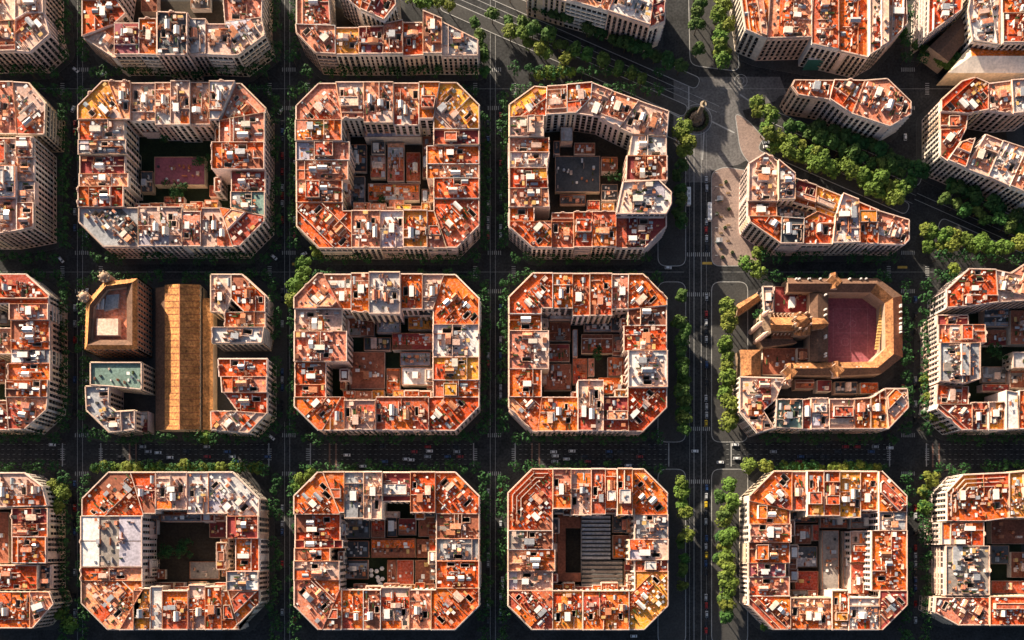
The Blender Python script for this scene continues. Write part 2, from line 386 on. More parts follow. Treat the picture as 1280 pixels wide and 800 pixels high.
    for _ in range(nh):
        w_, d_ = rng.uniform(2.4, 3.6), rng.uniform(3.8, 6.8)
        if rng.random() < .12: w_, d_ = d_, w_
        q = place(w_, d_, (S0 + SW * .32, S1 - SW * .32) if nh == 1 else (S0 + SW * .15, S1 - SW * .15), (T0 + TW * .32, T0 + TW * .6), 24)
        if not q: continue
        s, t = q; mh = MB(); hz = zd + rng.uniform(2.3, 3.1); st = rng.random(); wm = rng.choice(['white', 'white', 'cope', 'plaster', 'plaster', 'fg'])
        rm = rng.choice(['white', 'white', 'white', 'metal', 'fc', 'p', 's', 'clay'])
        if st < .5: mh.gable(fa, s - w_ / 2, s + w_ / 2, t - d_ / 2, t + d_ / 2, zd, hz, hz + .9, wm, rm)
        else:
            mh.box(fa, s - w_ / 2, s + w_ / 2, t - d_ / 2, t + d_ / 2, zd, hz, wm); mh.box(fa, s - w_ / 2 - .15, s + w_ / 2 + .15, t - d_ / 2 - .15, t + d_ / 2 + .15, hz, hz + .2, 'cope', rm)
        o = mh.build('stair_hut', root, org=org)
        mdo = MB(); mdo.box(fa, s - .45, s + .45, t - d_ / 2 - .06, t - d_ / 2 + .02, zd, zd + 2, 'dark'); mdo.build('door', o, org=org)
        if rng.random() < .5:
            k = rng.uniform(1.2, 1.9); ml = MB(); ml.box(fa, s + w_ / 2, s + w_ / 2 + k, t - d_ * .3, t + d_ * .45, zd, zd + rng.uniform(1.8, 2.2), rng.choice(['plaster', 'white', 'clay']), rng.choice(['metal', 'clay', 'cope', 'dark'])); ml.build('lean_to', o, org=org)
    # skylight
    if big and not plain and rng.random() < .55:
        w_, d_ = rng.uniform(1.6, 2.6), rng.uniform(2.5, 5); q = place(w_, d_, None, (T0 + TW * .25, T1 - TW * .1), 12)
        if q:
            mk = MB(); mk.gable(fa, q[0] - w_ / 2, q[0] + w_ / 2, q[1] - d_ / 2, q[1] + d_ / 2, zd, zd + .6, zd + 1.2, 'metal', 'glass'); mk.build('skylight', root, org=org)
    # terrace walls
    if not plain:
        for _ in range(rng.choice([1, 2, 2, 3]) if big and not low else rng.choice([0, 1])):
            mt = MB(); hw = rng.choice([.9, 1.2, 1.8, 2.2]); wm = rng.choice(['cope', 'plaster', 'white', 'cope', 'clay']); ip = offset(poly, .46)
            if rng.random() < .55:
                t = T0 + TW * rng.uniform(.15, .85); pc = clip(ip, fa, fb, S0, S1 if rng.random() < .6 else sm, t, t + .3)
            else:
                s = S0 + SW * rng.uniform(.2, .8); tt = T0 + TW * rng.choice([0, .5, .35]); pc = clip(ip, fa, fb, s, s + .3, tt, tt + TW * rng.uniform(.25, .5))
            if len(pc) < 3: continue
            loc = [fb(*p) for p in pc]; a0, a1, b0, b1 = min(p[0] for p in loc), max(p[0] for p in loc), min(p[1] for p in loc), max(p[1] for p in loc)
            if any(a < a1 and b > a0 and c_ < b1 and d > b0 for a, b, c_, d in holes): continue
            mt.prism(pc, zd, zd + hw, wm, 'cope' if wm != 'clay' else 'clay'); mt.build('terrace_wall', root, org=org); occ.append(((a0 + a1) / 2, (b0 + b1) / 2, (a1 - a0) / 2, (b1 - b0) / 2))
    # small things: chimneys, tanks, units, planters, washing, sheds
    mx = MB(); num = int(A / (9.5 if not low else 11) * B['clutter'])
    if plain: num = int(A / 40)
    core = (T0 + TW * .26, T0 + TW * .72)
    for _ in range(num):
        k = rng.random(); tr = core if rng.random() < .75 else None
        if k < .30:
            w_, d_ = rng.uniform(.5, 1.0), rng.uniform(.6, 2.2); q = place(w_, d_, None, tr, 6, .05)
            if q: z = zd + rng.uniform(1.2, 2.8); m_ = rng.choice(['clay', 'plaster', 'cope', 'white', 'brick_party']); mx.box(fa, q[0] - w_ / 2, q[0] + w_ / 2, q[1] - d_ / 2, q[1] + d_ / 2, zd, z, m_); mx.box(fa, q[0] - w_ * .3, q[0] + w_ * .3, q[1] - d_ * .35, q[1] + d_ * .35, z, z + .3, 'clay_dark')
        elif k < .52:
            w_, d_ = rng.uniform(.7, 1.6), rng.uniform(.7, 1.8); q = place(w_, d_, None, tr, 6, .05)
            if q: mx.box(fa, q[0] - w_ / 2, q[0] + w_ / 2, q[1] - d_ / 2, q[1] + d_ / 2, zd, zd + rng.uniform(.5, 1.3), rng.choice(['white', 'white', 'metal', 'dark', 'cope']))
        elif k < .60:
            r = rng.uniform(.5, .95); q = place(r * 2, r * 2, None, tr, 6, .05)
            if q: p = fa(*q); mx.cyl(p[0], p[1], r, r, zd, zd + rng.uniform(1, 1.8), 8, rng.choice(['white', 'metal', 'clay', 'dark']))
        elif k < .72:
            w_, d_ = rng.uniform(1.5, 3.4), rng.uniform(1.4, 2.6); q = place(w_, d_, None, tr, 5, .05)
            if q: z = zd + rng.uniform(1.9, 2.4); mx.box(fa, q[0] - w_ / 2, q[0] + w_ / 2, q[1] - d_ / 2, q[1] + d_ / 2, zd, z, rng.choice(['plaster', 'white', 'clay', 'cope']), rng.choice(['clay', 'metal', 'white', 'cope', 'clay_dark', 'ochre', 'p', 's']))
        elif k < .80:
            w_, d_ = rng.uniform(.5, 1.0), rng.uniform(1.2, 4.0); q = place(w_, d_, None, tr, 5, .05)
            if q: mx.box(fa, q[0] - w_ / 2, q[0] + w_ / 2, q[1] - d_ / 2, q[1] + d_ / 2, zd, zd + .45, 'clay_dark'); mx.box(fa, q[0] - w_ / 2 + .05, q[0] + w_ / 2 - .05, q[1] - d_ / 2 + .05, q[1] + d_ / 2 - .05, zd + .45, zd + rng.uniform(.8, 1.3), 'leaf')
        elif k < .90:
            w_, d_ = rng.choice([(rng.uniform(2, 5), .2), (.2, rng.uniform(2, 5))]); q = place(w_, d_, None, tr, 6, .05)
            if q: mx.box(fa, q[0] - w_ / 2, q[0] + w_ / 2, q[1] - d_ / 2, q[1] + d_ / 2, zd, zd + rng.uniform(1, 2.2), rng.choice(['white', 'cope', 'plaster', 'clay']))
        else:
            w_, d_ = rng.uniform(1.2, 3), rng.uniform(1.2, 3); q = place(w_, d_, None, tr, 6, .05)
            if q:
                z = zd + 2.1; m_ = rng.choice(['white', 'ochre', 'clay', 'dark', 'white', 'cope', 'metal'])
                mx.box(fa, q[0] - w_ / 2, q[0] + w_ / 2, q[1] - d_ / 2, q[1] + d_ / 2, z, z + .08, m_)
                for i in (-1, 1):
                    for j in (-1, 1): mx.box(fa, q[0] + i * (w_ / 2 - .1) - .05, q[0] + i * (w_ / 2 - .1) + .05, q[1] + j * (d_ / 2 - .1) - .05, q[1] + j * (d_ / 2 - .1) + .05, zd, z, 'dark')
    mx.build('roof_clutter', root, 'stuff', org)
    if 'rings' in B['feats']:                                              # concentric low walls of the stepped terraces
        for d_ in (2.6, 5.2, 7.8):
            pa, pb = offset(poly, d_), offset(poly, d_ + .5); mr = MB(); zr = zd + 1.4 + d_ * .05
            for i in range(n):
                j = (i + 1) % n; a, b = poly[i], poly[j]; L = math.dist(a, b); ux, uy = (b[0] - a[0]) / L, (b[1] - a[1]) / L
                if inside(((a[0] + b[0]) / 2 + uy * 2.5, (a[1] + b[1]) / 2 - ux * 2.5), B['hull'] or []) : continue
                mr.prism([pa[i], pa[j], pb[j], pb[i]], zd, zr, 'cope')
            mr.build('terrace_wall', root, org=org)
    if 'rows' in B['feats']:                                               # long pale sheds side by side
        k = max(2, int(SW / 5)); mr = MB()
        for i in range(k):
            s = S0 + SW * (i + .5) / k
            for j in range(2):
                t = T0 + TW * (.27 + .45 * j)
                if inside(fa(s, t), inn2): mr.gable(fa, s - 1.2, s + 1.2, t - TW * .15, t + TW * .15, zd, zd + 2.3, zd + 3, 'white', 'white')
        mr.build('roof_shed', root, org=org)
    return root

ORD = ['first', 'second', 'third', 'fourth', 'fifth', 'sixth', 'seventh', 'eighth', 'ninth', 'tenth', 'eleventh', 'twelfth', 'thirteenth', 'fourteenth', 'fifteenth', 'sixteenth', 'seventeenth', 'eighteenth', 'nineteenth', 'twentieth']
LABELS = set()
def finish_block(name, blds, low=False):
    xs = [b['pc'][0] for b in blds]; ys = [b['pc'][1] for b in blds]
    x0, x1, y0, y1 = min(xs), max(xs), min(ys), max(ys); cls = {}
    mp = sum(1 for b in blds)
    allp = [p for b in blds for p in b['poly']]
    hull = [(p.x, p.y) for p in (Vector(allp[i]) for i in geometry.convex_hull_2d([Vector(p) for p in allp]))]
    if area(hull) < 0: hull.reverse()
    for b in blds:
        b['hull'] = hull
        dx = (b['pc'][0] - (x0 + x1) / 2) / max(1, (x1 - x0) / 2); dy = (b['pc'][1] - (y0 + y1) / 2) / max(1, (y1 - y0) / 2)
        if low: k = 'court'
        elif abs(dx) > .72 and abs(dy) > .72: k = ('top ' if dy < 0 else 'bottom ') + ('left' if dx < 0 else 'right') + ' corner'
        elif abs(dy) >= abs(dx): k = 'top side' if dy < 0 else 'bottom side'
        else: k = 'left side' if dx < 0 else 'right side'
        cls.setdefault(k, []).append(b)
    for k, l in cls.items():
        vert = k in ('left side', 'right side') or (k == 'court' and max(ys) - min(ys) > 1.5 * (max(xs) - min(xs))); l.sort(key=lambda b: b['pc'][1 if vert else 0])
        what = {'apartment_building': 'flats', 'courtyard_shed': 'low courtyard building', 'rear_wing': 'rear wing'}.get(l[0]['name'], 'building')
        for i, b in enumerate(l):
            if low: pos = (ORD[i] + (' from top ' if vert else ' from left ') if len(l) > 1 else '') + ('on ' if 'edge' in name else 'inside ')
            elif len(l) == 1: pos = 'at ' + k + ' of '
            elif 'corner' in k: pos = ['left', 'middle', 'right'][0 if i == 0 else 2 if i == len(l) - 1 else 1] + ' one at ' + k + ' of '
            else: pos = ORD[i] + (' from top, ' if vert else ' from left, ') + k + ' of '
            b['label'] = COLWORD[b['c']] + ' ' + what + ', ' + pos + name
            if b['label'] in LABELS: b['label'] = b['label'].replace(what, 'terraced ' + what)
            LABELS.add(b['label'])
    for b in blds:
        o = make_building(b, blds, True)
        tag(o, b['label'], 'building', ('low buildings in the courtyards' if low else 'flat-roofed apartment buildings'))
FOOT = []
def poly_block(name, z, specs, h=22.0):
    blds = []
    for code, s in specs:
        h1 = h; c2 = code
        blds.append(building(Z(z, s), c2, h1))
    finish_block(name, blds); FOOT.append(blds[0]['hull']); return blds
def regular(name, x0, y0, x1, y1, ch, court, NW, N, NE, E, SE, S, SW, Wt, h=22.0, wings=10):
    cx0, cy0, cx1, cy1 = court; bl = []
    def dep(code):
        if '>' in code: a, b = code.split('>'); return a, float(b)
        return code, 0.0
    rr = random.Random(int(x0 * 3 + y0))
    def jit(): return rr.choice([0, 0, 5, 9, -5, 7, 3])
    ns, nc = N; es, ec = E; ss, sc = S; ws, wc = Wt
    def add(pts, code): bl.append(building(pts, code, h))
    def corner(px, py, sx, sy, xs, ys, cx, cy, code):
        # px,py outer corner; sx,sy directions inwards; xs,ys first splits; cx,cy courtyard corner
        P = [(px, py + sy * ch), (px + sx * ch, py), (xs, py)]
        if (xs - cx) * sx > 0.5: P += [(xs, cy)]
        P += [(cx, cy)]
        if (ys - cy) * sy > 0.5: P += [(cx, ys)]
        P += [(px, ys)]
        Q = [P[0]]
        for p in P[1:]:
            if math.dist(p, Q[-1]) > 1: Q.append(p)
        if math.dist(Q[0], Q[-1]) < 1: Q.pop()
        add(Q, code)
    corner(x0, y0, 1, 1, ns[0], ws[0], cx0, cy0, NW); corner(x1, y0, -1, 1, ns[-1], es[0], cx1, cy0, NE)
    corner(x1, y1, -1, -1, ss[-1], es[-1], cx1, cy1, SE); corner(x0, y1, 1, -1, ss[0], ws[-1], cx0, cy1, SW)
    for (sp, codes, horiz, out, inn, a0, a1) in ((ns, nc, 1, y0, cy0, cx0, cx1), (ss, sc, 1, y1, cy1, cx0, cx1), (ws, wc, 0, x0, cx0, cy0, cy1), (es, ec, 0, x1, cx1, cy0, cy1)):
        sg = 1 if inn > out else -1
        for i, code in enumerate(codes.split()):
            code, d = dep(code); a, b = sp[i], sp[i + 1]; m = i == 0; n = i == len(codes.split()) - 1
            ia = max(a, a0) if m else a; ib = min(b, a1) if n else b
            d2 = inn + sg * (d if d else (jit() if not (m or n) else 0))
            if horiz: P = [(a, out), (b, out), (ib, d2), (ia, d2)]
            else: P = [(out, a), (out, b), (d2, ib), (d2, ia)]
            add(P, code)
    finish_block(name, bl); FOOT.append(bl[0]['hull'])
    if wings:
        it = {k: [] for k in ('top', 'bottom', 'left', 'right')}; q = random.Random(int(x0 + y0)); dmax = wings
        x = cx0 + 2
        while x < cx1 - 8:
            ww = q.uniform(10, 22); x2 = min(x + ww, cx1 - 2)
            if q.random() < .8: it['top'].append((x, cy0 - 2, x2, cy0 + q.uniform(4, dmax), q.uniform(7, 16), q.choice('obrspgbk')))
            if q.random() < .8: it['bottom'].append((x, cy1 - q.uniform(4, dmax), x2, cy1 + 2, q.uniform(7, 14), q.choice('obrsoysr')))
            x = x2 + .5
        y = cy0 + dmax + 2
        while y < cy1 - dmax - 8:
            ww = q.uniform(10, 20); y2 = min(y + ww, cy1 - dmax)
            if q.random() < .8: it['left'].append((cx0 - 2, y, cx0 + q.uniform(4, dmax), y2, q.uniform(6, 15), q.choice('brspgkd')))
            if q.random() < .8: it['right'].append((cx1 - q.uniform(4, dmax), y, cx1 + 2, y2, q.uniform(6, 15), q.choice('obrssgr')))
            y = y2 + .5
        for k, l in it.items():
            if l: low_court('%s court edge, %s' % (k, name), l, 'rear_wing')
    return bl
def low_court(name, items, oname='courtyard_shed'):
    bl = []
    for (x0, y0, x1, y1, h, code) in items:
        bl.append(building([(x0, y1), (x1, y1), (x1, y0), (x0, y0)], code, h, oname, clutter=1.0))
    finish_block(name, bl, True)

# ---------------------------------------------------------------- the blocks, row by row
def row1():
    poly_block('top left corner block', 'a', [('s', '70,225 -200,235 -200,100 70,90'), ('p', '-200,100 -200,-150 70,-150 70,90'), ('p', '220,150 130,230 70,225 70,90 120,60 195,60'), ('r', '220,150 195,60 195,-200 70,-200 70,60')][:3] + [('p', '195,-150 195,60 120,60 70,90 70,-150')], 24)
    poly_block('charcoal tower block', 'a', [
        ('o', '365,160 365,0 520,0 560,60 510,105'), ('s', '365,0 365,-150 540,-150 520,0'), ('p', '500,250 365,160 510,105 510,250'), ('v', '620,245 510,245 510,105 620,105'), ('o', '700,248 620,245 620,85 700,85'),
        ('w', '918,245 835,248 835,90 918,90'), ('p', '1030,250 918,245 918,110 1030,110'), ('p', '1180,160 1060,250 1030,250 1000,100 1165,80'), ('s', '1170,-150 1165,80 1000,100 980,-150')], 23)
    b = building(Z('a', '835,248 700,248 700,55 835,60'), 'k', 28); b['hull'] = None
    tag(make_building(b, [b], True), 'tall flats with a charcoal roof inside a pale parapet, middle of the top edge block', 'building', 'flat-roofed apartment buildings')
    poly_block('slant-cut top block', 'b', [
        ('s', '200,120 200,-150 355,-150 370,115'), ('s', '300,270 205,170 200,125 398,132 400,275'), ('y', '515,275 400,275 400,140 515,140'), ('d', '635,275 515,275 515,140 640,135'), ('r', '735,275 635,275 640,125 735,105'),
        ('o', '835,270 735,275 735,105 830,105'), ('s', '930,270 835,270 835,55 930,95'), ('w', '1110,190 1110,270 930,270 930,100')], 23)
    poly_block('slanting top tower', 'b', [('r', '520,45 640,100 700,25 690,-120 560,-120'), ('p', '400,-60 520,45 560,-120 460,-150')], 28)
    poly_block('slanted top-centre block', 'c', [
        ('s', '240,-60 430,0 470,-130 430,-250 240,-250'), ('s', '430,0 640,60 690,-90 470,-130'), ('w', '640,60 850,130 870,-20 690,-60'), ('r', '850,130 925,100 935,-100 870,-100')], 27)
    poly_block('teal-fronted block', 'z16', [
        ('o', '60,125 35,-60 170,-60 155,165'), ('s', '155,165 170,-60 360,-60 350,160'), ('r', '350,190 350,-60 470,-60 470,215'), ('o', '470,215 470,-80 600,-80 600,245'),
        ('p', '600,245 600,-80 690,-80 680,200'), ('s', '680,200 690,-60 765,-60 772,100')], 25)
    poly_block('top right corner block', 'z16', [('o', '860,150 865,-80 1020,-80 1010,40'), ('w', '1060,170 1040,40 1060,-60 1180,-60 1180,190'), ('o', '1185,190 1185,60 1400,60 1400,190'), ('o', '1185,60 1185,-60 1400,-60 1400,60')], 23)
def row2():
    poly_block('left edge white-shed block', 'a', [
        ('s', '130,370 205,460 200,600 80,600 60,365'), ('s', '-150,365 60,365 80,600 -150,600')], 23)
    poly_block('tall pale left slab', 'a', [('s', '150,610 150,700 75,700 75,610'), ('p', '150,700 150,800 75,800 75,700'), ('w', '150,800 150,900 75,900 75,800'), ('s', '150,900 150,1010 75,1025 75,900'),
        ('p', '75,610 75,740 -20,740 -20,610'), ('w', '75,740 75,880 -20,880 -20,740'), ('p', '75,880 75,1025 -20,1040 -20,880'), ('s', '-20,610 -20,1040 -150,1040 -150,610')], 27)
    regular('maroon courtyard block', 98, 102, 331, 308, 31, (155, 150, 274, 259),
            'y', ([136, 163, 193, 214, 238, 262, 294], 's p s p s w'), 's', ([140, 178, 212, 239, 270], 's o r>-14 t>-14'), 'r', ([173, 228, 251, 291], 'p s p'), 'g', ([150, 175, 193, 216, 233, 259], 'p g d s o'), wings=7)
    regular('pink courtyard block', 370, 104, 599, 309, 28, (428, 150, 542, 262),
            's', ([420, 455, 492, 524, 550], 'p s s o'), 'y', ([162, 181, 204, 222, 248], 'd o s o'), 'r', ([439, 475, 504, 534, 558], 's w y o'), 'o', ([151, 177, 200, 224, 252], 'o p s o'))
    poly_block('dark playground block', 'z3', [
        ('o', '40,120 150,40 205,45 200,170 40,180'), ('s', '205,45 290,40 290,165 200,170'), ('o', '290,40 400,30 395,100 330,165 290,165'), ('p', '400,30 490,65 430,180 330,165 395,100'), ('s', '490,65 605,105 520,225 430,180'),
        ('p', '605,105 735,150 725,260 575,250 520,225'), ('w', '725,260 725,350 560,350 575,250'), ('b', '725,350 725,460 545,460 550,350'), ('d', '725,600 725,650 630,745 505,745 505,605'),
        ('r', '320,745 225,745 225,590 320,590'), ('o', '400,745 320,745 320,590 400,590'), ('o', '505,745 400,745 400,590 505,590'), ('o', '140,745 40,655 40,630 225,630 225,745'),
        ('p', '40,265 40,180 190,172 190,265'), ('s', '40,330 40,265 215,265 215,330'), ('w', '40,400 40,330 215,330 205,400'), ('o', '40,490 40,400 205,400 210,490'), ('s', '40,570 40,490 210,490 215,570'), ('o', '40,630 40,570 150,570 150,630')], 22)
    b = building(Z('z3', '745,505 745,555 722,600 505,600 535,460 690,452'), 'w.attic', 26); b['hull'] = None
    tag(make_building(b, [b], True), 'large white-roofed flats bulging from right side of block around the dark playground', 'building', 'flat-roofed apartment buildings')
    poly_block('small block beside monument', 'd', [('r', '500,400 375,380 350,345 362,320 520,322'), ('o', '590,460 500,400 520,322 640,325'), ('s', '740,510 590,460 640,325 730,318 825,410 825,460')], 24)
    poly_block('plaza wedge block', 'z15', [
        ('p', '155,375 160,130 270,60 345,115 345,375'), ('g+3', '345,190 345,115 455,205 455,375 345,375'), ('d', '455,215 610,265 600,420 455,375'), ('k-6', '345,375 455,375 600,420 610,440 520,490 372,480 350,475'), ('s', '155,475 155,375 345,375 350,475'),
        ('o', '365,655 165,515 155,475 350,475 372,480'), ('k', '515,655 365,655 372,480 520,490'), ('o', '700,655 515,655 520,490 610,440 720,480'), ('y', '610,265 770,330 720,480 610,440 600,420'),
        ('w+2', '880,650 700,655 720,480 770,330 870,370'), ('o', '1010,650 880,650 870,370 1015,430'), ('s', '1015,430 1215,490 1215,620 1180,655 1010,650')], 21)
    poly_block('right edge striped block', 'z14', [
        ('o', '150,150 260,50 330,30 400,60 400,200 300,220 150,210'), ('s', '400,60 520,45 530,220 400,200'), ('w', '520,45 660,35 660,210 530,220'), ('r', '150,300 150,210 300,220 290,290'), ('o', '185,465 150,440 150,300 290,290 250,370'),
        ('s', '280,505 185,465 250,370 330,350'), ('p', '400,550 280,505 390,325 480,360'), ('w', '510,600 400,550 480,360 600,400'), ('s', '680,670 510,600 600,400 690,430')], 24)
def row3():
    poly_block('left edge middle block', 'z12', [
        ('o', '-200,45 115,45 215,135 215,175 45,175 -200,175'), ('s', '215,175 215,245 45,245 45,175'), ('o', '215,245 215,370 45,370 45,245'), ('g', '215,370 215,430 45,430 45,370'), ('o', '215,430 215,505 30,505 30,430'),
        ('o', '215,505 212,580 30,580 30,505'), ('s', '212,580 205,635 110,720 40,720 30,580'), ('s', '-200,275 45,275 45,390 -200,390'), ('b', '40,720 -200,720 -200,590 30,590')], 22)
    poly_block('piece upper right of hall', 'e', [('p', '600,42 690,42 690,150 660,215 600,205'), ('o', '690,42 737,42 838,135 838,205 745,205 690,150'), ('s', '838,205 838,275 660,275 660,205'), ('w', '838,275 828,345 612,345 612,275')], 21)
    poly_block('piece lower right of hall', 'e', [('o', '850,412 850,490 640,490 635,412'), ('s', '850,490 850,560 655,560 650,490'), ('o', '850,560 850,650 720,640 660,560'), ('p', '850,650 770,735 608,722 605,640 720,640')], 21)
    regular('white slab court block', 368, 342, 599, 538, 30, (427, 386, 541, 496),
            's', ([404, 439, 462, 501, 528, 555], 's o w+3>8 o p'), 'o', ([405, 446, 475, 496], 'w y o'), 'o', ([403, 431, 470, 536], 'o p+2 r'), 'o', ([386, 414, 452, 480, 496], 'p s o>-20 o>-20'))
    regular('brown sheds block', 636, 342, 834, 539, 30, (677, 386, 785, 496),
            'o', ([691, 716, 737, 765, 786], 'o o o s'), 'o', ([381, 406, 438, 484], 'b o w'), 'o', ([672, 722, 754, 786], 'o p+3>20 r'), 'o', ([393, 413, 461, 496], 'o s o'))
    poly_block('row below the church', 'g', [
        ('p', '145,590 145,450 325,455 290,540 240,585 285,655 215,675'), ('t', '395,660 285,655 290,540 395,540'), ('r', '430,660 395,660 395,540 430,535'), ('w', '500,660 430,660 430,535 500,535'), ('p', '600,660 500,660 500,540 600,540'),
        ('o', '665,660 600,660 600,540 665,535'), ('y', '735,660 665,660 665,535 720,500'), ('s', '815,575 735,660 720,500 810,500')], 21)
    poly_block('right edge middle block', 'z10', [
        ('o', '130,215 130,135 230,42 350,45 360,190 250,205'), ('p', '350,45 420,60 480,20 640,20 640,170 360,190'), ('d', '100,285 100,240 240,240 240,285'), ('s', '100,370 100,285 310,285 315,365'), ('g+2', '100,540 100,370 280,370 280,530 210,550'),
        ('s', '95,640 100,550 240,560 240,640'), ('r', '200,755 90,660 95,640 250,640 250,755'), ('r', '325,755 250,755 250,630 325,630'), ('y', '395,755 325,755 325,630 395,630'), ('w.plain', '452,752 395,755 395,580 445,590'), ('o', '700,755 452,752 455,580 700,580')], 23)
def row4():
    poly_block('bottom left edge block', 'z13', [
        ('p', '-150,40 110,40 190,100 215,190 -150,200'), ('d', '215,200 215,270 50,275 50,200'), ('o', '215,270 215,330 50,330 50,275'), ('o', '215,330 215,450 60,450 60,330'), ('o', '165,460 165,570 -150,570 -150,460'),
        ('k-4', '215,460 215,570 165,570 165,460'), ('o', '140,745 -150,745 -150,580 140,580'), ('s', '230,580 250,635 155,745 140,745 140,580')], 22)
    regular('pale grey roof block', 101, 590, 324, 787, 33, (178, 642, 284, 738),
            'o', ([162, 194, 233, 260], 'o p w'), 'w', ([645, 673, 714, 738], 'd o>-10 g'), 's', ([150, 168, 188, 203, 235, 256, 277, 298], 's y w.plain o p o o'), 's', ([645, 709, 726], 'n.twotone+2 s'))
    regular('L-roof court block', 368, 590, 599, 787, 30, (425, 641, 545, 737),
            'o', ([404, 431, 455, 478, 513, 544], 'o g p+2>8 d>-14 o'), 'o', ([642, 673, 701, 735], 'b g o'), 'o', ([403, 427, 454, 476, 512, 539], 'o o b p s'), 's', ([643, 675, 685, 701, 725], 'o d o>-12 p'))
    regular('striped shed block', 635, 586, 835, 787, 30, (691, 636, 793, 738),
            'o.rings', ([691, 714, 739, 757, 771, 790], 's p+1>8 r o o+2>8'), 'o', ([643, 674, 700, 714], 'g p r'), 'y', ([691, 728, 786], 'y o+2'), 'r', ([663, 687, 714, 738], 'b s p'))
    regular('bottom avenue-side block', 936, 589, 1133, 787, 31, (988, 638, 1098, 747),
            'o', ([990, 1008, 1029, 1049, 1076, 1098], 's o o y o'), 'o', ([640, 663, 738], 'g o+2>10'), 'd', ([989, 1040, 1060, 1098], 's y w'), 'r', ([626, 655, 678, 704, 721, 745], 'o s o v s'))
    poly_block('bottom right ringed block', 'z11', [
        ('o.rings', '430,40 215,50 140,130 140,265 320,265 430,250'), ('y', '430,40 640,20 640,250 430,250'), ('s', '120,375 120,270 320,270 320,380'), ('n', '140,610 140,380 345,380 345,610'), ('s', '200,750 90,690 95,620 345,620 345,750'), ('o', '640,750 345,750 345,615 640,615')], 22)
row1(); row2(); row3(); row4()

# ---------------------------------------------------------------- low buildings inside the courts
low_court('the maroon court', [(178, 152, 200, 166, 8, 'k'), (256, 250, 273, 259, 7, 'r'), (205, 246, 230, 258, 5, 'b'), (193, 196, 256, 231, 6, 'v.plain'), (238, 252, 254, 268, 7, 'o'), (176, 214, 191, 240, 5, 'k'), (262, 232, 276, 246, 5, 'r')])
low_court('court with pink terraces', [(455, 152, 526, 171, 11, 'l'), (463, 194, 482, 222, 5, 's'), (484, 178, 505, 226, 6, 's'), (508, 190, 525, 226, 5, 'r'), (460, 229, 524, 250, 5, 's'), (466, 250, 482, 260, 4, 'b'), (486, 250, 505, 262, 6, 's'), (433, 180, 458, 214, 4, 'k'), (434, 220, 456, 258, 4, 'k'), (464, 176, 481, 192, 7, 'k'), (528, 170, 540, 222, 4, 'b'), (527, 236, 540, 260, 5, 'b')])
low_court('dark playground court', [(752, 196, 772, 214, 7, 'b'), (692, 176, 700, 192, 6, 'k'), (718, 178, 744, 192, 6, 'b'), (752, 230, 772, 250, 4, 'k'), (694, 195, 750, 240, 4, 'k.plain'), (701, 158, 716, 176, 9, 'w.plain'), (734, 250, 750, 262, 6, 'o'), (752, 253, 768, 263, 5, 'y'), (700, 243, 732, 255, 4, 'k')])
low_court('court with a blank white slab', [(502, 459, 540, 481, 10, 'w.plain'), (500, 440, 538, 457, 8, 'l'), (438, 440, 481, 486, 4, 'b.plain'), (490, 416, 540, 437, 9, 'd'), (471, 396, 500, 416, 6, 'g'), (455, 422, 488, 438, 5, 'k'), (434, 396, 468, 420, 4, 'b'), (483, 460, 500, 492, 6, 'o'), (510, 396, 540, 412, 6, 'y'), (428, 455, 437, 490, 4, 'b')])
low_court('court of brown sheds', [(764, 388, 784, 414, 5, 'k'), (735, 473, 747, 494, 5, 'b'), (766, 418, 783, 444, 5, 'b'), (687, 387, 716, 399, 8, 'w.plain'), (720, 388, 760, 400, 6, 'g'), (687, 403, 713, 426, 4, 'b'), (682, 430, 712, 452, 5, 'b'), (680, 455, 714, 488, 5, 'b'), (716, 412, 722, 446, 6, 'g.plain'), (727, 418, 766, 442, 5, 'b'), (716, 448, 734, 480, 5, 'r'), (735, 448, 743, 470, 5, 's'), (760, 446, 780, 470, 5, 'r'), (748, 472, 779, 492, 6, 'o'), (730, 402, 766, 415, 4, 'k')])
low_court('dark garden court', [(200, 643, 262, 652, 12, 'g'), (262, 652, 283, 672, 9, 'd'), (270, 678, 283, 712, 15, 'o'), (186, 728, 230, 737, 6, 'b'), (180, 650, 196, 668, 5, 'k'), (190, 712, 206, 724, 4, 'b'), (237, 702, 274, 724, 1.6, 'n.plain'), (168, 710, 184, 732, 8, 'g'), (140, 711, 165, 730, 8, 'g'), (236, 727, 258, 737, 4, 't')])
low_court('court with L-shaped brown roof', [(484, 643, 496, 671, 5, 'k'), (464, 645, 481, 672, 7, 'b'), (464, 673, 519, 697, 7.6, 'b'), (498, 648, 520, 669, 6, 'd'), (523, 644, 543, 671, 6, 'b.plain'), (521, 674, 542, 697, 6, 'b'), (496, 700, 517, 736, 6, 'r.plain'), (519, 700, 542, 736, 5, 'b.plain'), (484, 700, 495, 734, 5, 'b'), (431, 643, 462, 673, 5, 'k'), (427, 676, 461, 697, 5, 'k'), (426, 700, 460, 724, 4, 'k')])
low_court('court east of the avenue', [(990, 640, 1022, 653, 5, 'k'), (1026, 640, 1060, 660, 5, 'b'), (1064, 640, 1097, 661, 7, 'g'), (1028, 663, 1049, 737, 7, 'n.plain'), (994, 714, 1023, 740, 6, 'r.plain'), (1016, 656, 1024, 676, 6, 'r'), (994, 656, 1014, 680, 5, 'b'), (994, 683, 1022, 709, 5, 'k'), (1064, 664, 1086, 703, 14, 'p'), (1064, 704, 1086, 742, 12, 's'), (1054, 664, 1063, 736, 5, 'n')])
low_court('court around the striped shed', [(766, 642, 792, 666, 6, 'k'), (766, 669, 790, 698, 6, 'b'), (780, 702, 792, 732, 5, 'b'), (694, 731, 724, 737, 5, 'b')])
